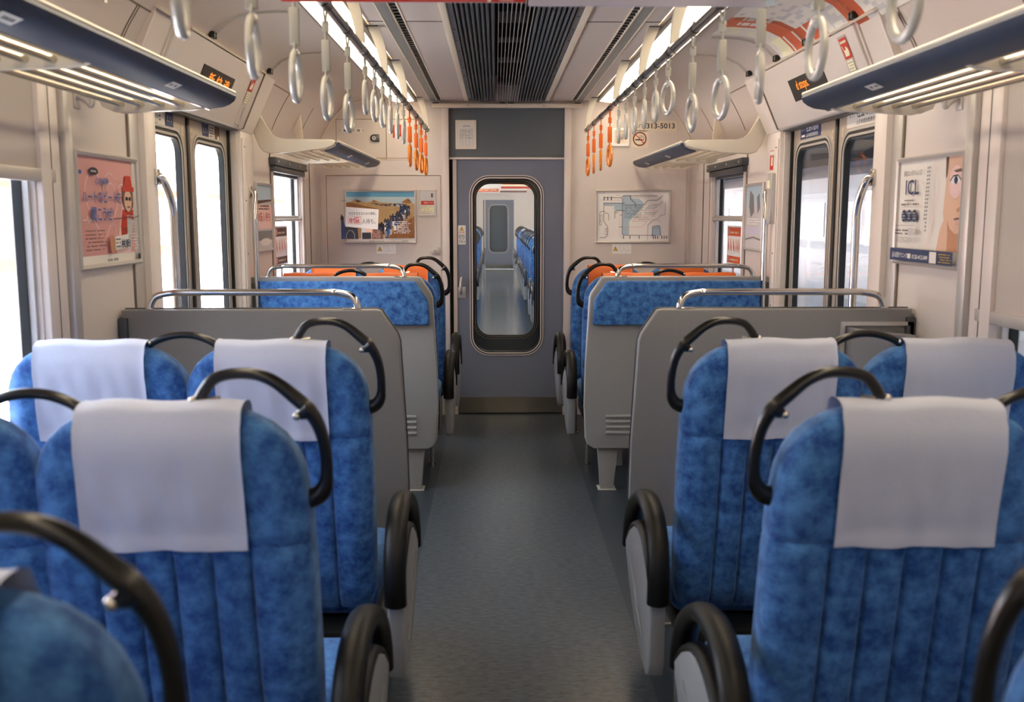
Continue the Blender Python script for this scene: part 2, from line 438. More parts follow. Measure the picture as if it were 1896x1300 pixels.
# ------------------------------------------------------------------ gangway door
def gangway_door(name, y, label, glassm, detail=True):
    d = stree(name, label)
    hole = rrect(-0.247, 0.245, 0.445, 1.690, 0.125, 8)
    g = G(); g.ring(rrect(-0.352, 0.403, 0.125, 1.822, 0.0005, 8), hole, 'y', y, y + 0.035); g.build('door_leaf', 'door', d, smooth=50)
    g = G(); g.box(-0.352, 0.403, y - 0.003, y + 0.035, 0.012, 0.125)
    for x in (-0.25, -0.02, 0.02, 0.25):
        for z in (0.04, 0.10): g.cyl((x, y - 0.005, z), (x, y - 0.002, z), 0.004, 8)
    g.build('kick_plate', 'steel', d)
    for nm_, e0, e1, dy, m_ in (('outer_moulding', 0.016, 0.010, 0.006, 'post'), ('gasket', 0.010, 0.002, 0.004, 'black'), ('inner_moulding', 0.002, -0.006, 0.008, 'post'), ('inner_gasket', -0.006, -0.014, 0.003, 'black')):
        g = G(); g.ring(rrect(-0.247 - e0, 0.245 + e0, 0.445 - e0, 1.69 + e0, 0.125 + e0, 8), rrect(-0.247 - e1, 0.245 + e1, 0.445 - e1, 1.69 + e1, 0.125 + e1, 8), 'y', y - dy, y + 0.02)
        g.build(nm_, m_, d, smooth=50)
    g = G(); g.prism(rrect(-0.247, 0.245, 0.445, 1.69, 0.125, 8), 'y', y + 0.013, y + 0.017); g.build('door_glass', glassm, d, smooth=0)
    g = G(); g.box(-0.378, -0.352, y - 0.01, y + 0.035, 0.0, 1.822); g.build('edge_strip', 'post', d, smooth=0)
    g = G(); g.box(-0.403, -0.378, y + 0.01, y + 0.035, 0.0, 1.822); g.build('door_slot', 'dark', d, smooth=0)
    if detail:
        g = G(); g.box(-0.349, -0.292, y - 0.004, y, 0.842, 0.922, 0.002)
        for x in (-0.338, -0.305):
            for z in (0.852, 0.905): g.cyl((x, y - 0.007, z), (x, y - 0.003, z), 0.004, 8)
        h = g.build('handle_plate', 'alu', d)
        g = G(); g.tube(smoothpath([(-0.328, y - 0.004, 0.875), (-0.328, y - 0.035, 0.895), (-0.326, y - 0.04, 0.94), (-0.324, y - 0.03, 0.975), (-0.322, y - 0.018, 0.988)]), [0.011] * 12 + [0.010] * 13, 12)
        g.build('door_handle', 'alu', h)
        S = Sheet((-0.345, y - 0.001, 1.222), (1, 0, 0), (0, 0, 1), (0, -1, 0))
        S.rect(0, 0, 0.055, 0.135, 'paper'); S.poly([(0.012, 0.098), (0.042, 0.098), (0.027, 0.126)], 'ink'); S.poly([(0.015, 0.100), (0.039, 0.100), (0.027, 0.122)], 'yellow')
        S.text('!', 0.0255, 0.103, 0.0285, 0.117, 'ink', 0.02)
        S.text('開口注意', 0.008, 0.080, 0.047, 0.093, 'red', 0.02); S.scribble(0.006, 0.012, 0.05, 0.072, 6, 'grey', 3)
        S.build('warning_sticker', d)
    return d
gangway_door('door_3', END + 0.03, 'blue-grey gangway door with tall rounded window', 'glass2')

# header bar above gangway door
hb = thing('sliding_door_header', 'ivory two-part cover bar above the gangway door', 'door track', (0, END - 0.03, 2.175))
for a, b in ((-0.516, -0.001), (0.001, 0.520)):
    g = G(); g.box(a, b, -0.022, 0.02, -0.014, 0.014, 0.003); g.build('cover_bar', 'cream', hb)
g = G()
for x in (-0.49, -0.03, 0.03, 0.49): g.box(x - 0.02, x + 0.02, -0.012, 0.012, 0.012, 0.022)
for x in (-0.27, -0.262, 0.25, 0.258): g.box(x, x + 0.003, -0.0235, -0.02, -0.004, 0.004)
g.build('clip', 'alu_dark', hb)

# timetable frame on the transom
pf = thing('certificate_frame', 'cream framed notice on the slate panel above the gangway door', 'notice', (-0.284, END + 0.02, 1.984))
g = G(); g.ring(rrect(-0.0725, 0.0725, -0.099, 0.099, 0.004, 3), rrect(-0.058, 0.058, -0.085, 0.085, 0.003, 3), 'y', -0.008, 0)
for x in (-0.05, 0.05):
    for z in (-0.096, 0.096): g.box(x - 0.003, x + 0.003, -0.011, 0, z - 0.004, z + 0.004)
g.build('frame', 'cream', pf)
S = Sheet((-0.0725, -0.004, -0.099), (1, 0, 0), (0, 0, 1), (0, -1, 0))
S.rect(0.004, 0.004, 0.141, 0.194, 'paper'); S.text('車 両 定 員', 0.055, 0.152, 0.098, 0.162, 'ink', 0.03)
for k in range(9): S.line([(0.032, 0.02 + k * 0.0145), (0.122, 0.02 + k * 0.0145)], 0.001, 'grey')
for x in (0.032, 0.052, 0.072, 0.096, 0.122): S.line([(x, 0.02), (x, 0.136)], 0.001, 'grey')
S.scribble(0.034, 0.07, 0.12, 0.134, 6, 'grey', 4, 0.3)
S.build('notice_sheet', pf)

# ------------------------------------------------------------------ side doors
def side_door(s, nm, num, y0, y1, detail=True):
    d = stree('door_%d' % num, 'double sliding door in the %s wall' % nm)
    mid = (y0 + y1) / 2 + (-0.01)
    for a, b in ((y0 - 0.05, mid), (mid, y1 + 0.03)):
        g = G(s); ga, gb = a + 0.075, b - 0.075
        g.ring(rrect(a + 0.004, b - 0.004, 0.0, 1.90, 0.0005, 8), rrect(ga, gb, 0.78, 1.758, 0.085, 8), 'x', 1.372, 1.402)
        leaf = g.build('door_leaf', 'sidedoor', d, smooth=50)
        for e0, e1, dx, m_, n_ in ((0.018, 0.008, 0.005, 'alu', 'window_moulding'), (0.008, -0.004, 0.002, 'black', 'gasket'), (-0.004, -0.014, 0.004, 'alu', 'glass_moulding'), (-0.014, -0.022, 0.0, 'black', 'inner_gasket')):
            g = G(s); g.ring(rrect(ga - e0, gb + e0, 0.78 - e0, 1.758 + e0, 0.085 + e0, 8), rrect(ga - e1, gb + e1, 0.78 - e1, 1.758 + e1, 0.085 + e1, 8), 'x', 1.372 - dx, 1.396)
            g.build(n_, m_, leaf, smooth=50)
        g = G(s); g.prism(rrect(ga, gb, 0.78, 1.758, 0.085, 8), 'x', 1.386, 1.390); g.build('door_glass', 'glass', leaf, smooth=0)
    g = G(s); g.box(1.364, 1.40, mid - 0.016, mid + 0.016, 0.0, 1.90, 0.004); g.build('rubber_edge', 'black', d)
    g = G(s); g.box(1.36, 1.40, y1 + 0.005, y1 + 0.028, 0.0, 1.86); g.box(1.36, 1.40, y0 - 0.028, y0 - 0.005, 0, 1.86); g.build('jamb_seal', 'black', d, smooth=0)
    g = G(s)
    for yy in (mid - 0.075, mid + 0.055):
        g.ring([(yy + 0.009 * math.cos(t * math.pi / 8), 1.770 + 0.022 * math.sin(t * math.pi / 8)) for t in range(16)], [(yy + 0.006 * math.cos(t * math.pi / 8), 1.770 + 0.018 * math.sin(t * math.pi / 8)) for t in range(16)], 'x', 1.369, 1.373)
        g.box(1.369, 1.373, yy - 0.003, yy + 0.003, 1.755, 1.761); g.box(1.369, 1.373, yy - 0.003, yy + 0.003, 1.779, 1.785)
    g.build('sensor_plate', 'cream', d)
    return d
side_door(-1, 'left', 1, *DOOR); side_door(1, 'right', 2, *DOOR)
side_door(-1, 'left', 4, -2.6, -1.3); side_door(1, 'right', 5, -2.6, -1.3)

def door_stickers():
    # left: navy and white advert stickers above the door glass
    U, V, N = (0, 1, 0), (0, 0, 1), (1, 0, 0)
    for k, (y, dy) in enumerate(((3.86, 0.0), (4.50, 0.0))):
        S = Sheet((-1.3715, y, 1.782), U, V, N)
        if k == 0:
            S.rect(0.0, 0, 0.05, 0.085, 'paper'); S.rect(0.005, 0.045, 0.03, 0.085, 'blueink'); S.rect(0.052, -0.005, 0.14, 0.085, 'paper')
            for i in range(5): S.disc(0.08, 0.012 + i * 0.015, 0.010, 0.004, 'brown'); 
            S.rect(0.142, -0.01, 0.235, 0.085, 'navy'); S.text('ミノン', 0.158, 0.012, 0.222, 0.035, 'white', 0.02); S.scribble(0.155, 0.055, 0.215, 0.082, 2, 'pale', 5)
        else:
            S.rect(0.0, -0.01, 0.10, 0.085, 'navy'); S.text('ミノン', 0.015, 0.010, 0.085, 0.032, 'white', 0.02); S.scribble(0.015, 0.045, 0.08, 0.06, 1, 'pale', 6)
            S.rect(0.102, -0.01, 0.19, 0.05, 'paper'); S.scribble(0.112, -0.004, 0.18, 0.046, 4, 'brown', 9)
            S.rect(0.102, 0.052, 0.19, 0.085, 'navy'); S.scribble(0.115, 0.06, 0.175, 0.08, 1, 'pale', 8)
            S.rect(0.192, -0.012, 0.27, 0.085, 'brown'); S.disc(0.245, 0.0, 0.014, 0.010, 'white'); S.line([(0.23, 0.02), (0.235, 0.075)], 0.006, 'grey')
        tag(S.build('door_sticker'), ['brown and navy advert stickers above the nearer left door window', 'navy advert stickers with small white block above the farther left door window'][k], 'sticker')
    U = (0, -1, 0); N = (-1, 0, 0)
    S = Sheet((1.3715, 4.80, 1.782), U, V, N); S.rect(0, 0, 0.30, 0.088, 'navy')
    S.text('社会の筋肉', 0.085, 0.03, 0.26, 0.070, 'white', 0.03); S.text('△日本建設業連合会', 0.085, 0.006, 0.26, 0.024, 'white', 0.0); S.scribble(0.02, 0.035, 0.075, 0.05, 1, 'pale', 5); S.rect(0.02, 0.010, 0.07, 0.020, 'white')
    tag(S.build('door_sticker'), 'navy sticker with white Japanese lettering above the farther right door window', 'sticker')
    S = Sheet((1.3715, 4.17, 1.782), U, V, N); S.rect(0, 0, 0.36, 0.088, 'paper')
    S.text('社会の筋肉', 0.11, 0.032, 0.33, 0.078, 'ink', 0.04); S.text('△日本建設業連合会', 0.11, 0.006, 0.33, 0.025, 'ink', 0.0); S.scribble(0.035, 0.035, 0.095, 0.05, 1, 'grey', 5)
    tag(S.build('door_sticker'), 'white sticker with black Japanese lettering above the nearer right door window', 'sticker')
door_stickers()

# ------------------------------------------------------------------ door headers, pillars, trims
def header_pt(t, off=0.0):   # point on the sloping header plane; t 0 bottom .. 1 top
    A, B = Vector((1.294, 1.846)), Vector((1.184, 2.095)); d = (B - A); n = Vector((-d.y, d.x)).normalized()
    p = A + d * t + n * off; return p
for s, nm in SIDES:
    h = stree('door_header_' + nm, 'sloping ivory panel over the %s door' % nm)
    g = G(s); prof = [(1.294, 1.846), (1.184, 2.095), (1.20, 2.11), (1.30, 2.10), (1.372, 1.95), (1.372, 1.842), (1.325, 1.836), (1.304, 1.838)]
    g.prism(prof, 'y', 3.625, 4.915, 0.004); g.build('header_panel', 'wall', h)
    g = G(s); g.prism([(1.362, 1.836), (1.318, 1.8355), (1.318, 1.830), (1.362, 1.830)], 'y', 3.63, 4.91); g.build('bottom_strip', 'alu_dark', h, smooth=0)
    g = G(s); g.prism([(1.178, 2.098), (1.172, 2.104), (1.19, 2.118), (1.196, 2.108)], 'y', 3.40, 4.915); g.build('top_moulding', 'cream', h, smooth=0)
    g = G(s)
    g.prism([(1.304, 1.85), (1.197, 2.10), (1.23, 2.11), (1.335, 1.87)], 'y', 3.42, 3.60, 0.004); g.build('side_panel', 'wall', h)
    g = G(s)
    for a in (3.405, 3.605): g.prism([(1.300, 1.85), (1.190, 2.105), (1.23, 2.115), (1.335, 1.87)], 'y', a, a + 0.014)
    for a in (3.622, 4.913): pass
    g.build('rib', 'post', h, smooth=0)
    g = G(s); g.prism([(1.292, 1.84), (1.176, 2.103), (1.22, 2.12), (1.37, 1.84)], 'y', 4.918, 4.925); g.build('seam', 'seam', h, smooth=0)
    g = G(s); g.prism([(1.308, 1.835), (1.186, 2.100), (1.22, 2.125), (1.38, 1.95), (1.38, 1.835)], 'y', 4.927, 5.17, 0.003); g.build('sloping_pillar', 'wall', h)
    # door pillars
    g = G(s); g.box(1.312, 1.40, 4.935, 5.165, 0.0, 1.838, 0.004); p = g.build('door_post_' + nm + '_far', 'post'); struct(p, 'white post on the far side of the %s door' % nm)
    g = G(s); g.box(1.306, 1.3115, 4.945, 5.02, 0.02, 1.80, 0.002)
    g.build('cover_strip', 'post', p)
    g = G(s)
    for z in (0.2, 0.46, 0.72, 0.98, 1.24, 1.50, 1.76): g.cyl((1.303, 4.975, z), (1.307, 4.975, z), 0.004, 8)
    g.build('screw', 'seam', p)
    g = G(s); g.box(1.30, 1.40, 3.56, 3.675, 0.0, 1.80, 0.004); p = g.build('door_post_' + nm + '_near', 'post'); struct(p, 'ivory post on the near side of the %s door' % nm)
    g = G(s); g.box(1.322, 1.334, 3.475, 3.56, 0.0, 1.80, 0.002); g.build('metal_strip', 'alu', p)
    g = G(s); g.box(1.326, 1.334, 2.985, 2.99, 0.8, 1.80); g.box(1.326, 1.334, 3.468, 3.474, 0.8, 1.80); g.box(1.326, 1.334, 5.172, 5.176, 0.8, 1.8); g.box(1.326, 1.334, 5.628, 5.634, 0.8, 1.8); g.box(1.326, 1.334, 6.80, 6.805, 0.8, 1.8)
    struct(g.build('trim_%d' % (8 if s < 0 else 9), 'seam', smooth=0), 'vertical panel joints in the %s wall' % nm)

# ------------------------------------------------------------------ windows
def window(s, nm, num, y0, y1, split):
    w_ = stree('window_%d' % num, 'framed window in the %s wall' % nm)
    z0, z1 = 0.80, 1.70
    g = G(s)
    g.ring(rrect(y0, y1, z0, z1, 0.0005, 3), rrect(y0 + 0.020, y1 - 0.020, z0 + 0.022, z1 - 0.022, 0.02, 3), 'x', 1.372 if split else 1.362, 1.386)
    g.build('gasket', 'black', w_, smooth=0)
    g = G(s)
    g.ring(rrect(y0 + 0.004, y1 - 0.004, z0 + 0.004, z1 - 0.004, 0.0005, 3), rrect(y0 + 0.014, y1 - 0.014, z0 + 0.014, z1 - 0.014, 0.0005, 3), 'x', 1.345, 1.365)
    g.build('window_frame', 'alu', w_, smooth=0)
    g = G(s); g.box(1.378, 1.382, y0 + 0.01, y1 - 0.01, z0 + 0.01, z1 - 0.01); g.build('window_pane', 'glass', w_, smooth=0)
    if split:
        g = G(s); g.box(1.335, 1.372, y0 + 0.01, y1 - 0.004, 1.395, 1.425, 0.006); g.tube([(1.325, y0 + 0.02, 1.40), (1.325, y1 - 0.02, 1.40)], 0.008, 8)
        for yy in (y0 + 0.03, y1 - 0.03): g.box(1.322, 1.35, yy - 0.02, yy + 0.02, 1.39, 1.418, 0.004)
        g.build('sash_bar', 'alu', w_)
        g = G(s); g.box(1.345, 1.372, y0 + 0.008, y1 - 0.008, 1.655, 1.70); g.build('upper_sash', 'alu_dark', w_, smooth=0)
    return w_
for s, nm in SIDES:
    b = 1 if s < 0 else 4
    window(s, nm, b, *WIN[1], False); window(s, nm, b + 1, *WIN[2], True); window(s, nm, b + 2, *WIN[0], False)
    # pale guide posts either side of the big window
    g = G(s)
    g.box(1.312, 1.345, 2.772, 2.835, 0.78, 1.80, 0.006); g.box(1.318, 1.345, 2.845, 2.905, 0.78, 1.80, 0.004)
    g.box(1.316, 1.345, 6.487, 6.535, 0.78, 1.74, 0.005); g.box(1.322, 1.345, 6.545, 6.61, 0.78, 1.74, 0.004)
    g.box(1.315, 1.345, 5.638, 5.658, 0.78, 1.74, 0.004)
    gp = struct(g.build('blind_guide_' + nm, 'post'), 'white blind guide posts of the %s windows' % nm)
    g = G(s); g.box(1.308, 1.33, 2.925, 2.975, 0.78, 1.80, 0.004); g.build('metal_post', 'alu', gp)
    g = G(s); g.box(1.316, 1.335, 2.836, 2.844, 0.78, 1.80); g.box(1.316, 1.335, 6.536, 6.544, 0.78, 1.74); g.build('guide_slot', 'black', gp, smooth=0)
    # roller blinds (near windows)
    zb = 1.538 if s < 0 else 1.143
    rb = thing('roller_blind', 'pale roller blind pulled %s over the near %s window' % (('partly down', 'left') if s < 0 else ('most of the way down', 'right')), 'blind', (s * 1.33, 1.9, zb))
    g = G(s); g.box(-0.004, -0.001, -0.86, 0.94, 0.0, 1.80 - zb); g.build('blind_cloth', 'blind', rb, smooth=0)
    g = G(s); g.box(-0.016, 0.006, -0.86, 0.965, -0.018, 0.018, 0.004); br = g.build('bottom_bar', 'alu', rb)
    g = G(s); g.ring(rrect(0.545, 0.625, -0.010, 0.006, 0.006, 4), rrect(0.551, 0.619, -0.007, 0.002, 0.004, 4), 'x', -0.021, -0.014); g.build('pull_grip', 'rackw', br)
    zr = 1.10 if s < 0 else 0.84  # out-of-view blinds added beside the camera to hold back window light
    r2 = thing('roller_blind', 'roller blind pulled down over the %s window beside the camera' % nm, 'blind', (s * 1.33, 0.0, zr))
    g = G(s); g.box(-0.004, -0.001, -0.98, 0.95, 0.0, 1.80 - zr); g.build('blind_cloth', 'blind', r2, smooth=0)
    g = G(s); g.box(-0.016, 0.004, -0.98, 0.95, -0.018, 0.018, 0.004); g.build('bottom_bar', 'alu', r2)
    # dark blind box above the far window
    bb = thing('blind_box', 'dark metal blind housing over the far %s window' % nm, 'blind box', (s * 1.32, 6.07, 1.72))
    g = G(s); g.box(-0.03, 0.012, -0.46, 0.47, -0.015, 0.028, 0.004)
    g.build('housing', 'alu_dark', bb)
    g = G(s)
    for yy in (-0.40, -0.1, 0.2, 0.42): g.cyl((-0.034, yy, 0.006), (-0.028, yy, 0.006), 0.007, 10)
    g.build('screw', 'alu', bb)
    g = G(s); g.box(-0.018, 0.012, -0.44, 0.44, -0.05, -0.017, 0.003); g.build('rolled_blind_bar', 'alu_dark', bb)

# ------------------------------------------------------------------ lamps
for s, nm in SIDES:
    lp = thing('ceiling_light', 'long warm fluorescent ceiling light above the %s strap rail' % nm, 'light', (s * 0.71, 2.0, 2.20))
    g = G(s)
    ys = [-5.4, 4.85, 4.90, 4.94, 4.96]
    prof = lambda t, k: (-0.078 + 0.156 * t, -0.016 * math.sin(math.pi * t) ** 0.6 * k)
    V = []
    for y in ys:
        kk = 1.0 if y < 4.9 else max(0.05, (4.961 - y) / 0.062) ** 0.5
        V.append([g.v((prof(t / 10, kk)[0], y, prof(t / 10, kk)[1])) for t in range(11)])
    for A, B in zip(V, V[1:]):
        for i in range(10): g.f([A[i], A[i + 1], B[i + 1], B[i]])
    g.f(V[-1]); g.build('light_diffuser', 'lamp', lp)
    g = G(s); g.box(-0.10, -0.079, -5.4, 4.97, -0.006, 0.02, 0.002); g.box(0.079, 0.088, -5.4, 4.97, -0.004, 0.02, 0.002); g.box(-0.10, 0.088, 4.962, 4.975, -0.006, 0.02); g.build('lamp_frame', 'alu_dark', lp)
    # line vent
    lv = thing('line_vent', 'slim slotted air vent running along the %s half of the ceiling' % nm, 'vent', (s * 0.49, 2.0, 2.215))
    g = G(s); g.box(-0.009, 0.036, -5.4, 5.02, -0.006, 0.004, 0.001); g.build('metal_strip', 'strip', lv)
    g = G(s); g.box(0.036, 0.042, -5.4, 5.02, -0.008, 0.006); g.box(-0.047, -0.040, -5.4, 5.02, -0.006, 0.006); g.box(-0.012, -0.009, -5.4, 5.02, -0.009, 0.006); g.build('edge_moulding', 'cream', lv, smooth=0)
    g = G(s); g.box(-0.040, -0.012, -5.4, 5.02, 0.018, 0.022); g.build('slot', 'dark', lv, smooth=0)
    g = G(s); P = []; y = -0.5
    while y < 5.0: P += [(y, 0.012), (y, -0.002), (y + 0.018, -0.002), (y + 0.018, 0.012)]; y += 0.06
    g.prism(P + [(P[-1][0], 0.015), (P[0][0], 0.015)], 'x', -0.040, -0.012)
    g.build('slot_comb', 'alu_dark', lv, smooth=0)

# ------------------------------------------------------------------ central ceiling grille
cg = thing('ceiling_grille', 'dark louvred air grille down the middle of the ceiling', 'vent', (0, 2.0, 2.21))
g = G()
for s in (1, -1):
    g.mir = s; g.box(0.262, 0.291, -5.4, 4.98, -0.010, 0.02, 0.003)
g.build('edge_frame', 'cream', cg)
g = G()
for s in (1, -1):
    g.mir = s; g.box(0.238, 0.262, -5.4, 4.98, -0.004, 0.016)
    y = 0.1
    while y < 5: g.cyl((0.250, y, -0.007), (0.250, y, -0.003), 0.004, 8); y += 0.28
g.build('side_flange', 'grille', cg)
g = G()
for s in (1, -1):
    g.mir = s
    for k in range(8):
        x = 0.226 - k * 0.0195
        g.prism([(x - 0.0095, 0.0), (x - 0.004, -0.012), (x + 0.003, -0.012), (x + 0.007, 0.004), (x + 0.007, 0.02), (x - 0.0095, 0.02)], 'y', -5.4, 4.98)
g.mir = 1
g.build('louvre', 'grille', cg, smooth=30)
g = G()
for x in (-0.065, -0.048, -0.031, -0.0145, 0.0025, 0.0195, 0.0365, 0.0535, 0.0705): g.box(x - 0.0012, x + 0.0012, -5.4, 4.98, -0.012, 0.012)
g.build('wire_fin', 'alu', cg, smooth=0)
g = G(); g.box(-0.30, 0.30, -5.4, 4.98, 0.16, 0.18); g.build('duct_back', 'dark', cg, smooth=0)
for k, (a, b) in enumerate(((1.55, 1.8), (2.25, 2.5), (2.85, 3.0), (3.45, 3.65), (4.45, 4.6))):
    g = G(); g.box(-0.065, 0.065, a - 0, b, 0.05, 0.09, 0.004); g.build('fan_housing', 'fan', cg)

# ------------------------------------------------------------------ luggage racks
def rack(s, nm, y0, y1, label, ribs, bracket_ends, tags):
    r = thing('luggage_rack', label, 'luggage rack', (s * 1.1, (y0 + y1) / 2, 1.77))
    ox, oy, oz = 1.1, (y0 + y1) / 2, 1.77
    def L(p): return (p[0] - ox, p[1] - oz)
    fas = [(.879, 1.800), (.874, 1.790), (.880, 1.777), (.895, 1.766), (.915, 1.758), (.955, 1.753), (.957, 1.760), (.925, 1.767), (.900, 1.778), (.888, 1.800)]
    g = G(s); g.prism([L(p) for p in fas], 'y', y0 - oy + 0.02, y1 - oy - 0.02)
    # curved nose at the ends
    fa = g.build('front_fascia', 'rackblue', r, smooth=40)
    g = G(s); g.tube([(0.8835 - ox, y0 - oy + 0.01, 1.803 - oz), (0.8835 - ox, y1 - oy - 0.01, 1.803 - oz)], 0.0065, 8); g.build('top_lip', 'rackw', r)
    for k in range(5):
        x = 0.962 + 0.060 * k
        g = G(s); g.tube([(x - ox, y0 - oy + 0.01, 1.760 - oz), (x - ox, y1 - oy - 0.01, 1.760 - oz)], 0.0095, 10); g.build('rack_bar', 'bar', r)
    rib = [(.945, 1.756), (.965, 1.748), (1.0, 1.744), (1.08, 1.741), (1.18, 1.738), (1.228, 1.738), (1.262, 1.752), (1.284, 1.80), (1.29, 1.85), (1.27, 1.86), (1.252, 1.80), (1.235, 1.782), (1.2, 1.775), (.96, 1.775)]
    for y in ribs:
        g = G(s); g.prism([L(p) for p in rib], 'y', y - oy - 0.014, y - oy + 0.014, 0.004); g.build('cross_rib', 'rackw', r)
    br = [(.893, 1.801), (.903, 1.782), (.953, 1.764), (1.10, 1.749), (1.229, 1.740), (1.262, 1.750), (1.284, 1.779), (1.322, 1.874), (1.280, 1.952), (1.226, 1.838), (1.205, 1.820), (1.16, 1.814), (.952, 1.812), (.91, 1.811)]
    for y in bracket_ends:
        g = G(s); g.prism([L(p) for p in br], 'y', y - oy - 0.018, y - oy + 0.018, 0.007, 3); g.build('end_bracket', 'rackw', r)
    for y in tags:
        # number plate on the sloping underside of the fascia
        a, b = Vector((.893, 1.7665)), Vector((.917, 1.7565)); U = Vector((0, 1, 0)); V = Vector(((a.x - b.x) * s, 0, a.y - b.y)).normalized()
        N = Vector(((-0.4) * s, 0, -0.9)).normalized(); c = Vector(((b.x - ox) * s, y - oy, b.y - oz))
        S = Sheet(c + N * 0.002, U, V, N); S.rect(0, 0, 0.075, 0.026, 'paper'); S.scribble(0.008, 0.006, 0.066, 0.021, 1, 'ink', int(y * 10))
        S.build('seat_number_plate', r)
    return r
rack(-1, 'left', -0.6, 3.17, 'long slate-fronted luggage rack over the near left window', (0.35, 1.3, 2.22, 3.10), (3.165,), (1.72, 2.60))
rack(1, 'right', -0.6, 3.18, 'long slate-fronted luggage rack over the near right window', (0.35, 1.3, 2.22, 3.11), (3.175,), (1.72, 2.60))
rack(-1, 'left', 5.19, 7.02, 'short slate-fronted luggage rack over the far left window', (6.12, 6.98), (5.20,), (5.72, 6.5))
rack(1, 'right', 5.19, 7.02, 'short slate-fronted luggage rack over the far right window', (6.12, 6.98), (5.20,), (5.72, 6.5))
for s, nm in SIDES:
    for (yc, which) in ((6.08, 'far'),):
        g = G(s); g.prism([(1.262, 1.86), (1.285, 1.93), (1.24, 2.02), (1.225, 1.86)], 'y', yc, yc + 0.02, 0.003)
        tag(g.build('rack_stay', 'cream'), 'small triangular stay behind the far %s luggage rack' % nm, 'bracket')

# ------------------------------------------------------------------ strap rails and straps
for s, nm in SIDES:
    rl = thing('strap_rail', 'steel hanging-strap rail on the %s side of the aisle' % nm, 'rail', (s * 0.54, 3.0, 2.0))
    g = G(s); g.tube([(0, -4.0, 0), (0, 3.93, 0)], 0.0145, 14); g.ball((0, 3.93, 0), 0.0145); g.build('rail_tube', 'rail', rl)
    for y in ((1.53, 1.97, 2.38, 2.81, 3.22, 3.64, 3.92, 4.19, 4.49, 4.80, 5.12, 5.48, 5.92, 6.32, 6.72) if s < 0 else (1.55, 1.97, 2.385, 2.79, 3.2, 3.65, 3.93, 4.22, 4.52, 4.8, 5.09, 5.48, 5.94, 6.36, 6.76)):
        g = G(s); g.tube([(0, y - 3.035, 0), (0, y - 2.965, 0)], 0.0162, 14); g.build('rail_sleeve', 'blackp', rl)
    for y in (-0.4, 0.55, 1.31, 2.24, 3.85):
        g = G(s)
        L_, R_ = [], []
        for k in range(9):
            t = k / 8; z = 0.235 - 0.235 * t
            cxx = 0.058 * (1 - t) ** 2.0; hw = 0.028 * (1 - t) + 0.012 * t
            L_.append((cxx - hw * (0.9), z)); R_.append((cxx + hw, z))
        g.prism(L_ + R_[::-1], 'y', y - 0.013, y + 0.013, 0.002)
        g.build('hanger', 'rackw', rl)
        g = G(s); g.box(0.026, 0.09, y - 0.018, y + 0.018, 0.208, 0.214, 0.001); g.build('mounting_plate', 'alu_dark', rl); g = G(s); g.tube([(0, y - 0.02, 0), (0, y + 0.02, 0)], 0.018, 14); g.build('collar', 'chrome', rl)

def strap(kind):
    orange = kind == 'orange'; long_ = kind != 'short'
    mS, mR = ('ostrap', 'oring') if orange else ('strap', 'ring')
    nm = 'hanging_strap'
    t = bpy.data.objects.new(nm, None); COL.objects.link(t); t.empty_display_size = 0.03
    zc = -0.155 if not long_ else -0.252
    R, r = 0.0535, 0.0082
    # belt loop round the rail
    g = G()
    g.tube(smoothpath([(0, -0.004, -0.055), (0, -0.016, -0.03), (0, -0.0225, 0), (0, -0.0165, 0.0175), (0, 0, 0.0225), (0, 0.0165, 0.0175), (0, 0.0225, 0), (0, 0.016, -0.03), (0, 0.004, -0.055)], 4), 0.0028, 6, flat=2.0)
    g.build('strap_belt', mS, t); g = G()
    if long_:
        g.tube([(0, 0, -0.05), (0, 0, -0.10)], 0.004, 6, flat=1.6); g.build('lower_belt', mS, t); g = G()
    g.tube(smoothpath([(0, -0.004, zc + R + 0.022), (0, -0.012, zc + R - 0.002), (0, 0, zc + R - 0.011), (0, 0.012, zc + R - 0.002), (0, 0.004, zc + R + 0.022)], 4), 0.003, 6, flat=2.0)
    g.build('ring_loop', mS, t)
    g = G(); g.box(-0.0085, 0.0085, -0.0065, 0.0065, -0.078, -0.048, 0.002); g.box(-0.0095, 0.0095, -0.0075, 0.0075, -0.058, -0.055); g.build('buckle', mS, t)
    if long_:
        g = G(); g.box(-0.011, 0.011, -0.0085, 0.0085, zc + R + 0.016, -0.098, 0.003); g.build('sleeve', mS, t)
    else:
        g = G(); g.tube([(0, 0, -0.075), (0, 0, zc + R + 0.010)], 0.005, 8); g.build('neck', mS, t)
    g = G(); g.tube([(0, R * math.sin(2 * math.pi * k / 28), zc + R * math.cos(2 * math.pi * k / 28)) for k in range(28)], r, 10, closed=True); g.build('strap_ring', mR, t)
    return t
protos = {k: strap(k) for k in ('long', 'short', 'orange')}
used = set()
ORD = ['first', 'second', 'third', 'fourth', 'fifth', 'sixth']
def place_straps(s, nm, lst):
    cnt = {'long': 0, 'short': 0, 'orange': 0}
    for kind, y, rot in lst:
        p = protos[kind]
        if kind not in used: o = p; used.add(kind)
        else: o = copy_tree(p)
        o.location = (s * 0.54, y, 2.0); o.rotation_euler = (0, 0, math.radians(rot))
        i = cnt[kind]; cnt[kind] += 1
        word = {'long': 'long pale grey strap with ring', 'short': 'short pale grey strap with ring', 'orange': 'orange strap with orange ring'}[kind]
        tag(o, '%s, %s from the front, %s rail' % (word, ORD[i], nm), 'hanging strap', {'long': 'long grey hanging straps', 'short': 'short grey hanging straps', 'orange': 'orange hanging straps by the end wall'}[kind])
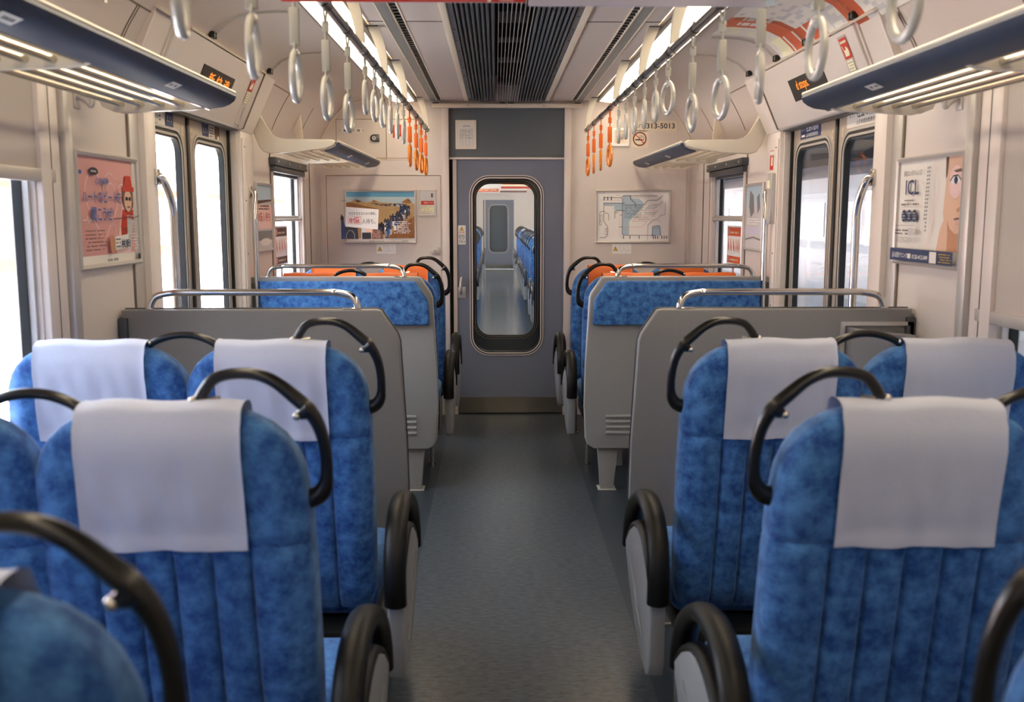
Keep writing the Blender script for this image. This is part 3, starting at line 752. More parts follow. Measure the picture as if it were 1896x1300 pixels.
def straps_for(s, spec):
    out = []
    for kind, y, k in spec:
        # turn of each ring, so that it shows the width it has in the place
        phi = math.atan2(0.54 - s * CAM.x if s > 0 else 0.54 + CAM.x, y)
        th = (phi - math.asin(k)) if s < 0 else (math.asin(k) - phi)
        out.append((kind, y, math.degrees(th)))
    return out
place_straps(-1, 'left', straps_for(-1, [('long', 1.53, .13), ('long', 1.97, .13), ('long', 2.38, .15), ('long', 2.81, .19), ('long', 3.22, .206), ('short', 3.64, .087), ('short', 3.92, .185), ('short', 4.19, .165), ('short', 4.49, .05), ('short', 4.80, .04), ('short', 5.12, .08),
                          ('orange', 5.48, .07), ('orange', 5.92, .12), ('orange', 6.32, .165), ('orange', 6.72, .12)]))
place_straps(1, 'right', straps_for(1, [('long', 1.55, .36), ('long', 1.97, .27), ('long', 2.385, .05), ('long', 2.79, .325), ('long', 3.20, .22), ('short', 3.65, .365), ('short', 3.93, .146), ('short', 4.22, .06), ('short', 4.52, .10), ('short', 4.80, .04), ('short', 5.09, .02),
                          ('orange', 5.48, .18), ('orange', 5.94, 0), ('orange', 6.36, 0), ('orange', 6.76, .125)]))

# ------------------------------------------------------------------ hanging paper banner near the camera
S = Sheet((-0.515, 2.12, 1.862), (1, 0, 0), (0, 0, 1), (0, -1, 0)); S.rect(0, 0, 0.50, 0.30, 'red'); S.line([(0.26, 0.006), (0.42, 0.006)], 0.0022, 'pale'); S.disc(0.425, 0.004, 0.004, 0.004, 'paper'); S.rect(0.445, 0.002, 0.475, 0.008, 'pink')
bn = thing('hanging_banner', 'red paper banner hanging from the ceiling near the camera, left of the pair', 'banner', (0, 0, 0)); S.build('banner_sheet', bn)
g = G(); g.box(-0.515, -0.015, 2.121, 2.124, 1.862, 2.17); g.build('banner_back', 'white', bn, smooth=0)
g = G(); g.box(-0.53, 0.0, 2.112, 2.132, 2.168, 2.209, 0.003); g.build('banner_clamp', 'alu', bn)
bn = thing('hanging_banner', 'pale lavender paper banner hanging near the camera, right of the pair', 'banner', (0, 0, 0))
g = G(); g.box(-0.010, 0.475, 2.119, 2.124, 1.855, 2.17); g.build('banner_sheet', 'lavender', bn, smooth=0)
g = G(); g.box(0.004, 0.53, 2.112, 2.132, 2.168, 2.209, 0.003); g.build('banner_clamp', 'alu', bn)
S = Sheet((0.478, 2.12, 1.858), (1, 0, 0), (0, 0, 1), (0, -1, 0)); S.rect(0, 0, 0.02, 0.30, 'paleblue')
S.build('banner_edge', bn)
# ------------------------------------------------------------------ displays and stickers on the sloping headers
def header_sheet(s, t, y, off=0.004):
    # origin on the sloping plane (bottom-left seen from the aisle); U along the wall, V up the slope
    A, B = Vector((1.294, 1.846)), Vector((1.184, 2.095)); d = (B - A).normalized(); p = A + d * t
    n = Vector((-d.y, d.x))            # towards the aisle (smaller x)
    if n.x > 0: n = -n
    O = Vector(((p.x + n.x * off) * s, y, p.y + n.y * off)); U = Vector((0, 1 if s < 0 else -1, 0)); V = Vector((d.x * s, 0, d.y)); N = Vector((n.x * s, 0, n.y))
    return O, U, V, N
def plate(g, O, U, V, N, a0, b0, a1, b1, th):
    P = [O + U * a + V * b + N * c for c in (-0.012, th) for a, b in ((a0, b0), (a1, b0), (a1, b1), (a0, b1))]
    vv = [g.bm.verts.new(p) for p in P]
    for q in ((0, 1, 2, 3), (4, 5, 6, 7), (0, 1, 5, 4), (1, 2, 6, 5), (2, 3, 7, 6), (3, 0, 4, 7)): g.bm.faces.new([vv[i] for i in q])
for s, nm in SIDES:
    ya = 4.035 if s < 0 else 4.505
    O, U, V, N = header_sheet(s, 0.100, ya, 0.0)
    O = O - V * (0.0)
    d = thing('led_display', 'black display with orange dot lettering above the %s door' % nm, 'display', (0, 0, 0))
    g = G(); plate(g, O, U, V, N, 0, -0.01, 0.455, 0.088, 0.004); g.build('display_panel', 'black', d, smooth=0)
    S = Sheet(O + N * 0.005, U, V, N)
    if s < 0: S.text('新 快 速', 0.10, 0.018, 0.40, 0.070, 'led', 0.0)
    else: S.text('d stops.', 0.09, 0.022, 0.25, 0.074, 'led', 0.0)
    S.build('display_lettering', d)
    # red emergency door-cock notice beside the display
    ya = 4.735 if s < 0 else 3.795
    O, U, V, N = header_sheet(s, 0.004, ya, 0.0015)
    S = Sheet(O, U, V, N)
    S.line([(0, 0), (0.085, 0), (0.085, 0.25), (0, 0.25), (0, 0)], 0.002, 'brown')
    S.rect(0.006, 0.165, 0.079, 0.245, 'red'); S.scribble(0.012, 0.222, 0.072, 0.238, 1, 'cream2', 3)
    S.poly([(0.022, 0.175), (0.06, 0.175), (0.068, 0.19), (0.062, 0.205), (0.046, 0.212), (0.042, 0.198), (0.03, 0.20), (0.022, 0.19)], 'cream2')
    S.line([(0.018, 0.215), (0.032, 0.186)], 0.005, 'cream2')
    S.rect(0.012, 0.108, 0.072, 0.16, 'cream2'); S.scribble(0.016, 0.112, 0.068, 0.156, 4, 'grey', 4, 0.35)
    S.line([(0.055, 0.035), (0.055, 0.085)], 0.006, 'ink'); S.disc(0.07, -0.004, 0.007, 0.005, 'ink')
    tag(S.build('emergency_notice'), 'red and cream emergency notice with hand symbol on the %s header' % nm, 'notice')

# ------------------------------------------------------------------ clear curved poster holders in the cove
def holder(s, nm, y, label):
    g = G(s); P = [(x - 0.010, y, z - 0.008) for x, z in COVE[5:]] + [(0.88, y, 2.208)]
    t = thing('poster_holder_strip', label, 'poster holder', (0, 0, 0))
    for dy in (-0.012, 0.012): g.tube([(a, b + dy, c) for a, b, c in P], 0.0035, 6)
    g.build('clear_strip', 'clear', t)
    g = G(s)
    for dy in (-0.014, 0.014): g.box(1.158, 1.182, y + dy - 0.008, y + dy + 0.008, 2.106, 2.132, 0.004)
    g.build('black_clip', 'blackp', t)
holder(-1, 'left', 4.00, 'clear curved poster holder strip with black clip over the nearer part of the left door')
holder(-1, 'left', 4.98, 'clear curved poster holder strip with black clip over the farther end of the left door')
holder(1, 'right', 3.58, 'clear curved holder strip at the near edge of the cove poster')
holder(1, 'right', 4.115, 'clear curved holder strip across the middle of the cove poster')
holder(1, 'right', 4.54, 'clear curved holder strip at the far edge of the cove poster')
holder(1, 'right', 5.02, 'clear curved poster holder strip with black clip beyond the cove poster on the right')

# curved advertising sheet in the right cove
pt = thing('cove_poster', 'curved white and orange advertising sheet in the right cove over the door', 'poster', (0, 0, 0))
def arc_sheet(mats_fn, y0, y1, off):
    P = [Vector((x, z)) for x, z in COVE[4:]] + [Vector((0.87, 2.217))]
    # resample by length
    L = [0]
    for a, b in zip(P, P[1:]): L.append(L[-1] + (b - a).length)
    def at(t):
        d = t * L[-1]
        for i in range(len(P) - 1):
            if d <= L[i + 1] or i == len(P) - 2:
                q = (d - L[i]) / (L[i + 1] - L[i]); p = P[i].lerp(P[i + 1], q); dv = (P[i + 1] - P[i]).normalized(); n = Vector((-dv.y, dv.x))
                if n.y > 0: n = -n
                return p + n * off
    g = G(1); nu, nv = 64, 72; V = [[None] * nu for _ in range(nv)]
    for j in range(nv):
        for i in range(nu):
            p = at(i / (nu - 1)); V[j][i] = g.v((p.x, y0 + (y1 - y0) * j / (nv - 1), p.y))
    for j in range(nv - 1):
        for i in range(nu - 1):
            f = g.f([V[j][i], V[j][i + 1], V[j + 1][i + 1], V[j + 1][i]]); f.material_index = mats_fn(i / (nu - 1), j / (nv - 1))
    return g
rdp = random.Random(5); blocks = {}
def paint(u, v):
    # u: from the header up to the lamp, v: away from the camera
    if 0.30 < v < 0.42 and u < 0.5: return 1                 # orange band near the header
    if 0.72 < v < 0.86 and u > 0.30:                          # orange band beneath the lamp with white boxes
        if 0.55 < u < 0.85 and int(u * 40) % 4 and int(v * 72) % 5 > 1: return 0
        return 2
    if 0.55 < v < 0.86 and u < 0.30:
        return 2 if (int(v * 72) % 6 or u < 0.05) else 0
    if u < 0.04 or v > 0.97 or v < 0.03: return 0
    k = (int(u * 21), int(v * 36))
    if k not in blocks: blocks[k] = rdp.random()
    b = blocks[k]
    if 0.45 < v < 0.52 and u < 0.5: return 0 if b < 0.4 else 3
    if v < 0.28: return 3 if b < 0.30 else (4 if b < 0.38 else 0)
    if v > 0.87: return 5 if b < 0.4 else 0
    return 3 if b < 0.22 else 0
arc_sheet(paint, 3.05, 4.50, 0.004).build('poster_sheet', ['paper', 'brick', 'brick', 'pale', 'grey', 'cream2'], pt, smooth=60)

# ------------------------------------------------------------------ framed posters
def frame(parent, O, U, V, N, w_, h_, fwid=0.014, m='alu', th=0.014):
    g = G()
    outer = [(0, 0), (w_, 0), (w_, h_), (0, h_)]; inner = [(fwid, fwid), (w_ - fwid, fwid), (w_ - fwid, h_ - fwid), (fwid, h_ - fwid)]
    mid = [(fwid * .35, fwid * .35), (w_ - fwid * .35, fwid * .35), (w_ - fwid * .35, h_ - fwid * .35), (fwid * .35, h_ - fwid * .35)]
    def P(q, c): p = O + U * q[0] + V * q[1] + N * c; return g.bm.verts.new(p)
    L = [[P(q, c) for q in qs] for qs, c in ((outer, 0), (outer, th * .6), (mid, th), (inner, th * .8), (inner, 0))]
    for A, B in zip(L, L[1:]):
        for k in range(4): g.bm.faces.new([A[k], A[(k + 1) % 4], B[(k + 1) % 4], B[k]])
    return g.build('frame', m, parent, smooth=0)
X3, Y3, Z3 = Vector((1, 0, 0)), Vector((0, 1, 0)), Vector((0, 0, 1))
EN = -Y3
def endO(x, z): return Vector((x, END - 0.0005, z))

# desert queue poster
pd = thing('framed_poster', 'framed desert poster of a long queue of people on the end wall', 'poster')
O = endO(-1.137, 1.232); W_, H_ = 0.504, 0.372
frame(pd, O, X3, Z3, EN, W_, H_)
S = Sheet(O + EN * 0.004, X3, Z3, EN)
S.rect(0.008, 0.008, W_ - 0.008, H_ - 0.008, 'white'); x0, x1, z0, z1 = 0.014, W_ - 0.014, 0.036, H_ - 0.014
S.rect(x0, z0, x1, z1, 'sky2'); S.rect(x0, z1 - 0.035, x1, z1, 'sky')
S.poly([(x0, z0), (x1, z0), (x1, 0.275), (0.45, 0.29), (0.40, 0.272), (0.34, 0.28), (0.26, 0.285), (0.21, 0.30), (0.16, 0.285), (0.11, 0.295), (0.075, 0.305), (0.05, 0.29), (x0, 0.285)], 'sand')
S.poly([(0.40, 0.285), (0.43, 0.305), (0.447, 0.315), (0.46, 0.30), (0.475, 0.285), (0.45, 0.275)], 'sand2')
S.poly([(0.075, 0.305), (0.10, 0.30), (0.122, 0.293), (0.095, 0.283)], 'brown'); S.poly([(0.195, 0.304), (0.215, 0.298), (0.235, 0.29), (0.205, 0.285)], 'sand2')
S.poly([(0.04, 0.285), (0.14, 0.262), (0.26, 0.235), (0.20, 0.232), (x0, 0.24), (x0, 0.284)], 'sand2')
S.poly([(0.30, z0), (x1, z0), (x1, 0.19), (0.46, 0.17), (0.40, 0.12), (0.34, 0.085)], 'sand2')
rd = random.Random(3); inks = ['ink', 'navy', 'white', 'grey', 'blueink', 'brown', 'pale', 'ink', 'navy']
pathq = [(0.20, 0.282), (0.26, 0.272), (0.32, 0.270), (0.38, 0.272), (0.42, 0.268), (0.445, 0.255), (0.44, 0.235), (0.42, 0.21), (0.39, 0.19), (0.36, 0.165), (0.33, 0.14), (0.30, 0.11), (0.29, 0.08)]
for i in range(len(pathq) - 1):
    (a0, b0), (a1, b1) = pathq[i], pathq[i + 1]
    sc = 0.0028 + 0.0011 * i; nn = 34 if i < 6 else 26
    for k in range(nn):
        t = rd.random(); wdt = 0.010 + 0.0045 * i if i > 3 else 0.010
        a = a0 + (a1 - a0) * t + rd.uniform(-wdt, wdt); b = b0 + (b1 - b0) * t + rd.uniform(-wdt * .25, wdt * .25)
        if a > x1 - 0.02: continue
        S.rect(a - sc * .5, max(b - sc * 2.6, z0), a + sc * .5, b, rd.choice(inks)); S.disc(a, b + sc * .2, sc * .38, sc * .45, 'ink', 8)
S.poly([(x0, z0), (0.055, z0), (0.05, 0.10), (0.035, 0.14), (0.03, 0.18), (0.02, 0.20), (x0, 0.20)], 'navy'); S.disc(0.022, 0.175, 0.012, 0.018, 'ink')
S.poly([(0.05, z0), (0.13, z0), (0.125, 0.11), (0.035, 0.12)], 'ink'); S.poly([(0.045, z0), (0.108, z0), (0.106, 0.07), (0.09, 0.095), (0.065, 0.095), (0.048, 0.07)], 'grey')
S.poly([(0.05, z0), (0.102, z0), (0.10, 0.068), (0.086, 0.09), (0.066, 0.09), (0.052, 0.068)], 'ink')
S.rect(0.15, z0, 0.20, 0.12, 'pale'); S.rect(0.155, z0, 0.215, 0.08, 'ink'); S.poly([(0.22, z0), (0.30, z0), (0.275, 0.10), (0.225, 0.10)], 'brown')
S.scribble(0.225, 0.04, 0.28, 0.095, 6, 'pink', 5, 0.4); S.poly([(0.18, 0.08), (0.225, 0.08), (0.22, 0.12), (0.185, 0.12)], 'skin')
S.poly([(0.042, 0.122), (0.262, 0.100), (0.27, 0.235), (0.050, 0.252)], 'paper')
S.text('今日を生きるための食料。', 0.066, 0.197, 0.252, 0.218, 'ink', 0.01)
S.line([(0.062, 0.140), (0.148, 0.135), (0.150, 0.186), (0.064, 0.192), (0.062, 0.140)], 0.002, 'red')
S.text('8億', 0.070, 0.142, 0.142, 0.184, 'red', 0.02); S.text('人待ち。', 0.156, 0.138, 0.248, 0.172, 'ink', 0.0)
for k in range(7): S.scribble(0.37 + 0.012 * (k % 3), 0.155 - 0.0125 * k - 0.006, x1 - 0.004, 0.155 - 0.0125 * k + 0.002, 1, 'white', 20 + k, 0.7)
S.text('国連WFP協会', 0.205, 0.016, 0.305, 0.029, 'grey', 0.0); S.text('AC', 0.463, 0.286, 0.485, 0.300, 'ink', 0.02); S.scribble(0.425, 0.017, 0.465, 0.027, 1, 'grey', 4)
S.scribble(0.018, 0.288, 0.06, 0.297, 1, 'grey', 2, 0.5)
S.build('poster_sheet', pd)

# route map
pm = thing('framed_poster', 'framed route map with blue and grey lines on the end wall right of the door', 'poster')
O = endO(0.624, 1.232); W_, H_ = 0.532, 0.372
frame(pm, O, X3, Z3, EN, W_, H_, 0.016)
S = Sheet(O + EN * 0.004, X3, Z3, EN); S.rect(0.008, 0.008, W_ - 0.008, H_ - 0.008, 'white')
def mp(u, v): return ((u - 105) / 1105 * W_, (975 - v) / 800 * H_)
def ml(pts, wd, m): S.line([mp(*p) for p in pts], wd, m)
S.poly([mp(*p) for p in [(500, 255), (610, 255), (640, 300), (750, 310), (810, 375), (790, 440), (640, 600), (600, 650), (600, 850), (500, 850)]], 'paleblue')
S.poly([mp(*p) for p in [(225, 370), (500, 370), (500, 480), (380, 480), (375, 410), (225, 405)]], 'paleblue')
S.poly([mp(*p) for p in [(940, 720), (1050, 700), (1080, 860), (930, 860)]], 'paleblue')
for pts, wd, m in [([(1000, 265), (510, 265), (480, 290), (225, 290)], .003, 'ink'), ([(480, 290), (497, 310), (497, 830), (520, 855), (990, 855)], .003, 'navy'), ([(530, 372), (225, 372), (225, 640), (280, 720), (280, 860), (250, 890), (170, 890)], .003, 'ink'),
                   ([(610, 260), (610, 310), (690, 380), (690, 430)], .003, 'ink'), ([(510, 402), (805, 402), (870, 330), (1000, 330), (1085, 262)], .003, 'ink'), ([(240, 497), (190, 497), (168, 520), (168, 700), (200, 700)], .0025, 'ink'), ([(235, 522), (280, 522), (298, 545), (298, 630)], .0025, 'ink'),
                   ([(530, 483), (410, 483), (388, 505), (388, 600)], .003, 'ink'), ([(820, 483), (900, 402), (1030, 402), (1090, 350)], .0025, 'grey'), ([(820, 483), (1020, 483), (950, 565), (730, 565), (650, 645), (860, 645), (780, 730), (500, 730)], .002, 'pink'),
                   ([(1125, 365), (1125, 545), (1060, 555), (1000, 620), (950, 625), (872, 700), (872, 920)], .0025, 'grey'), ([(942, 880), (942, 730), (960, 715), (1035, 715), (1052, 735), (1052, 860)], .0025, 'navy'), ([(460, 550), (497, 550)], .003, 'ink'), ([(450, 730), (497, 730)], .003, 'ink'),
                   ([(460, 560), (460, 830), (490, 900)], .0012, 'pink'), ([(180, 328), (480, 328)], .001, 'grey')]: ml(pts, wd, m)
for u, v in [(228, 305), (280, 305), (333, 305)]: a, b = mp(u, v); S.rect(a - .003, b - .013, a + .003, b + .013, 'ink')
for u in (518, 612, 748, 955, 985, 1018, 1080, 1115, 1150): a, b = mp(u, 885); S.rect(a - .0025, b - .011, a + .0025, b + .011, 'ink')
for u, v, uu, vv, k in [(400, 245, 470, 262, 1), (640, 280, 960, 295, 2), (750, 235, 830, 250, 3), (530, 420, 800, 600, 8), (150, 215, 250, 235, 4), (240, 400, 360, 420, 6), (860, 420, 1000, 470, 12), (820, 500, 980, 550, 13), (700, 575, 900, 630, 14), (170, 540, 220, 690, 7), (240, 740, 300, 850, 9), (960, 735, 1040, 760, 10), (390, 500, 460, 530, 15), (1000, 630, 1050, 650, 11)]:
    a, b = mp(u, vv); c, d = mp(uu, v); S.scribble(a, b, c, d, max(1, int((vv - v) / 22)), 'grey' if k != 8 else 'navy', k, 0.3)
S.build('map_sheet', pm)

# side wall posters
def poster_left():
    p = thing('framed_poster', 'framed pink health poster with a figure in a red hat on the left wall', 'poster')
    O = Vector((-1.3315, 3.005, 1.262)); frame(p, O, Y3, Z3, X3, 0.52, 0.362, 0.016, 'alu', 0.018)
    S = Sheet(O + X3 * 0.006, Y3, Z3, X3); S.rect(0.01, 0.01, 0.51, 0.352, 'paper'); S.rect(0.016, 0.042, 0.504, 0.346, 'pink')
    q = lambda u, v: ((u - 100) / 580 * 0.52, 0.362 - (v - 110) / 1100 * 0.362)
    def heart(cx, cz, w_, h_, wd):
        pts = []
        for k in range(41):
            t = 2 * math.pi * k / 40; pts.append((cx + w_ / 32 * 16 * math.sin(t) ** 3, cz + h_ / 30 * (13 * math.cos(t) - 5 * math.cos(2 * t) - 2 * math.cos(3 * t) - math.cos(4 * t))))
        S.line(pts, wd, 'palepink')
    heart(0.21, 0.205, 0.27, 0.24, 0.005); heart(0.33, 0.19, 0.20, 0.20, 0.004)
    S.poly([(0.30, 0.042), (0.504, 0.042), (0.504, 0.27), (0.46, 0.30), (0.40, 0.26), (0.36, 0.18), (0.33, 0.10)], 'palepink')
    # figure: hat, hair, face, collar, coat
    S.poly([(0.355, 0.06), (0.495, 0.05), (0.50, 0.13), (0.47, 0.185), (0.37, 0.185), (0.35, 0.13)], 'red')
    S.poly([(0.40, 0.05), (0.47, 0.05), (0.475, 0.15), (0.41, 0.16)], 'pale'); S.poly([(0.43, 0.045), (0.50, 0.045), (0.50, 0.12), (0.46, 0.14)], 'pink')
    S.disc(0.425, 0.222, 0.052, 0.045, 'brown'); S.disc(0.422, 0.215, 0.034, 0.036, 'skin'); S.rect(0.375, 0.246, 0.48, 0.262, 'red'); S.poly([(0.39, 0.26), (0.465, 0.26), (0.455, 0.298), (0.40, 0.298)], 'red')
    S.rect(0.397, 0.216, 0.417, 0.228, 'ink'); S.rect(0.426, 0.216, 0.447, 0.228, 'ink'); S.rect(0.41, 0.192, 0.434, 0.197, 'brown')
    S.scribble(0.40, 0.08, 0.50, 0.17, 9, 'pale', 2, 0.4); S.scribble(0.36, 0.06, 0.41, 0.13, 7, 'brown', 3, 0.4); S.scribble(0.44, 0.05, 0.50, 0.11, 6, 'white', 7, 0.4)
    S.disc(0.135, 0.302, 0.036, 0.012, 'ink'); S.scribble(0.112, 0.296, 0.158, 0.308, 1, 'pale', 9, 0.5)
    S.text('心房細動', 0.14, 0.262, 0.25, 0.284, 'blueink', 0.03); S.rect(0.018, 0.29, 0.04, 0.302, 'blueink')
    S.text('ハートのビートを', 0.035, 0.205, 0.35, 0.243, 'blueink', 0.04); S.text('聞こうぜ!', 0.10, 0.148, 0.275, 0.192, 'blueink', 0.045)
    S.line([(0.03, 0.152), (0.06, 0.152), (0.066, 0.165), (0.074, 0.142), (0.08, 0.152), (0.10, 0.152)], 0.002, 'white')
    S.line([(0.28, 0.155), (0.34, 0.157), (0.352, 0.17), (0.362, 0.15), (0.37, 0.16), (0.42, 0.162), (0.43, 0.175), (0.44, 0.155), (0.504, 0.166)], 0.0025, 'ink')
    S.scribble(0.04, 0.055, 0.20, 0.125, 6, 'brown', 12, 0.35)
    S.poly([(0.275, 0.054), (0.395, 0.060), (0.395, 0.105), (0.275, 0.098)], 'paper'); S.text('検脈!', 0.325, 0.060, 0.41, 0.088, 'navy', 0.05); S.scribble(0.28, 0.06, 0.32, 0.095, 3, 'navy', 13, 0.4)
    S.disc(0.25, 0.075, 0.022, 0.03, 'skin2')
    S.scribble(0.2, 0.018, 0.30, 0.032, 1, 'grey', 14); S.rect(0.47, 0.018, 0.495, 0.036, 'ink')
    S.build('poster_sheet', p)
poster_left()
def poster_right():
    p = thing('framed_poster', 'framed ICL eye clinic poster with half a face on the right wall', 'poster')
    O = Vector((1.3315, 3.495, 1.262)); frame(p, O, -Y3, Z3, -X3, 0.51, 0.362, 0.016, 'alu', 0.018)
    S = Sheet(O - X3 * 0.006, -Y3, Z3, -X3); S.rect(0.01, 0.01, 0.50, 0.352, 'paper')
    # half face on the right side of the sheet
    S.poly([(0.385, 0.346), (0.494, 0.346), (0.494, 0.055), (0.40, 0.055), (0.40, 0.10), (0.378, 0.135), (0.366, 0.17), (0.37, 0.22), (0.378, 0.28)], 'skin')
    S.poly([(0.33, 0.055), (0.42, 0.055), (0.41, 0.10), (0.37, 0.15), (0.35, 0.12)], 'skin'); S.poly([(0.405, 0.055), (0.494, 0.055), (0.494, 0.115), (0.455, 0.11), (0.42, 0.125), (0.40, 0.15), (0.405, 0.10)], 'skin2')
    S.poly([(0.37, 0.346), (0.39, 0.346), (0.382, 0.29), (0.374, 0.28)], 'brown'); S.disc(0.445, 0.268, 0.045, 0.05, 'palepink'); S.circle(0.445, 0.268, 0.040, 0.0015, 'pale')
    S.poly([(0.412, 0.270), (0.43, 0.283), (0.46, 0.285), (0.478, 0.272), (0.455, 0.262), (0.43, 0.262)], 'white'); S.disc(0.447, 0.273, 0.013, 0.012, 'navy'); S.disc(0.447, 0.273, 0.006, 0.006, 'ink'); S.line([(0.41, 0.272), (0.43, 0.286), (0.46, 0.288), (0.48, 0.274)], 0.004, 'ink')
    S.poly([(0.43, 0.302), (0.48, 0.308), (0.486, 0.300), (0.45, 0.296)], 'brown'); S.poly([(0.462, 0.185), (0.492, 0.195), (0.494, 0.180), (0.47, 0.175)], 'skin2'); S.line([(0.455, 0.155), (0.494, 0.158)], 0.006, 'brown'); S.line([(0.468, 0.14), (0.494, 0.140)], 0.005, 'pink')
    S.line([(0.17, 0.27), (0.20, 0.275), (0.225, 0.25), (0.235, 0.20), (0.225, 0.14), (0.20, 0.09), (0.185, 0.06)], 0.003, 'white')
    S.line([(0.30, 0.34), (0.33, 0.28), (0.325, 0.20), (0.29, 0.12), (0.26, 0.06)], 0.003, 'palepink')
    S.text('眼内コンタクトレンズ', 0.065, 0.297, 0.205, 0.317, 'ink', 0.01)
    S.text('ICL', 0.082, 0.235, 0.19, 0.285, 'navy', 0.03); S.scribble(0.08, 0.213, 0.175, 0.220, 1, 'ink', 2, 0.6); S.scribble(0.055, 0.199, 0.20, 0.208, 1, 'ink', 3, 0.6)
    for k in range(3): S.disc(0.082 + 0.045 * k, 0.165, 0.019, 0.021, 'navy'); S.scribble(0.07 + 0.045 * k, 0.152, 0.094 + 0.045 * k, 0.178, 3, 'paper', 30 + k, 0.35)
    for x, n_ in ((0.262, 14), (0.287, 17)):
        for k in range(n_): S.rect(x - .005, 0.315 - k * 0.0125, x + .004, 0.322 - k * 0.0125, 'grey')
    S.line([(0.045, 0.133), (0.20, 0.133)], 0.001, 'brown'); S.scribble(0.045, 0.10, 0.19, 0.122, 2, 'ink', 4, 0.5); S.scribble(0.045, 0.075, 0.20, 0.095, 4, 'grey', 5, 0.35); S.rect(0.155, 0.10, 0.20, 0.125, 'pale')
    S.rect(0.014, 0.014, 0.496, 0.056, 'navy'); S.text('品川近視クリニック', 0.035, 0.024, 0.16, 0.042, 'white', 0.02); S.text('0120-412-049', 0.20, 0.024, 0.32, 0.038, 'white', 0.02)
    S.rect(0.165, 0.024, 0.19, 0.040, 'paper'); S.rect(0.335, 0.016, 0.385, 0.052, 'paper'); S.scribble(0.40, 0.018, 0.49, 0.05, 4, 'yellow', 6, 0.35)
    S.build('poster_sheet', p)
poster_right()
for s, nm in SIDES:
    p = thing('framed_poster', ('framed pale poster with red lettering between the left door and far window' if s < 0 else 'glossy framed landscape poster between the right door and far window'), 'poster')
    ya, yb = 5.245, 5.62
    if s < 0: O, U, N = Vector((-1.3315, ya, 1.235)), Y3, X3
    else: O, U, N = Vector((1.3315, yb, 1.235)), -Y3, -X3
    frame(p, O, U, Z3, N, 0.375, 0.365, 0.014, 'alu', 0.016)
    S = Sheet(O + N * 0.006, U, Z3, N); S.rect(0.008, 0.008, 0.367, 0.357, 'pale')
    if s < 0:
        S.rect(0.014, 0.27, 0.361, 0.351, 'paleblue'); S.poly([(0.014, 0.25), (0.361, 0.27), (0.361, 0.28), (0.014, 0.27)], 'brown'); S.rect(0.014, 0.12, 0.361, 0.25, 'palepink')
        S.text('8億人待ち', 0.05, 0.16, 0.33, 0.21, 'red', 0.02); S.scribble(0.05, 0.22, 0.33, 0.25, 2, 'brown', 5); S.rect(0.014, 0.06, 0.361, 0.11, 'grey'); S.disc(0.2, 0.05, 0.12, 0.02, 'paper')
    else:
        S.poly([(0.014, 0.351), (0.361, 0.351), (0.361, 0.28), (0.25, 0.22), (0.20, 0.26), (0.10, 0.20), (0.014, 0.27)], 'paleblue'); S.poly([(0.09, 0.33), (0.17, 0.30), (0.19, 0.21), (0.12, 0.18), (0.08, 0.24)], 'grey'); S.poly([(0.24, 0.29), (0.29, 0.31), (0.31, 0.23), (0.26, 0.20)], 'grey')
        S.rect(0.014, 0.09, 0.361, 0.13, 'lavender'); S.line([(0.014, 0.06), (0.19, 0.075), (0.361, 0.06)], 0.008, 'grey'); S.scribble(0.05, 0.14, 0.33, 0.18, 3, 'white', 8)
    S.build('poster_sheet', p)

# ------------------------------------------------------------------ small fittings of the end wall
# service cabinet door lines and upper cabinet (panel edges)
g = G()
def outline(g, x0, x1, z0, z1, t=0.006, d=0.004):
    g.ring([(x0, z0), (x1, z0), (x1, z1), (x0, z1)], [(x0 + t, z0 + t), (x1 - t, z0 + t), (x1 - t, z1 - t), (x0 + t, z1 - t)], 'y', END - d, END)
outline(g, -1.270, -0.452, 0.30, 1.712); outline(g, -1.192, -0.60, 1.812, 2.096)
g.box(-0.832, -0.826, END - 0.004, END, 1.815, 2.093)
tr = struct(g.build('trim_10', 'cream', smooth=0), 'cabinet door edges on the left end wall')
g = G(); outline(g, -1.262, -0.460, 0.308, 1.704, 0.003, 0.002); outline(g, -1.184, -0.608, 1.82, 2.088, 0.003, 0.002); g.box(-0.838, -0.834, END - 0.002, END, 1.82, 2.088)
g.build('shadow_gap', 'seam', tr, smooth=0)
g = G()
for k, x in enumerate((1.30, 1.285, 1.262)): g.box(x - 0.003, x, END - 0.004 - 0.001 * k, END, 0.2, 1.75)
for k, x in enumerate((-1.31, -1.298)): g.box(x - 0.003, x, END - 0.006, END, 0.2, 1.72)
struct(g.build('trim_11', 'alu', smooth=0), 'corner moulding strips of the end wall')
def lockplate(x, z, label, mp_):
    t = thing('lock_plate', label, 'lock', (x, END - 0.001, z))
    g = G(); g.prism([(-0.03, 0.0), (-0.024, 0.018), (-0.008, 0.026), (0.034, 0.026), (0.034, -0.026), (-0.008, -0.026), (-0.024, -0.018)], 'y', -0.008, 0, 0.002); g.build('plate', mp_, t)
    g = G(); g.cyl((-0.002, -0.008, 0), (-0.002, -0.013, 0), 0.014, 18); c = g.build('cylinder', 'alu', t)
    g = G(); g.box(-0.004, 0.0, -0.0145, -0.0125, -0.006, 0.006); g.build('keyhole', 'black', c, smooth=0)
lockplate(-0.918, 1.958, 'grey-green lock plate on the upper left cabinet door', 'alu_dark')
lockplate(-0.505, 1.177, 'silver lock plate low on the left end wall by the door', 'alu')
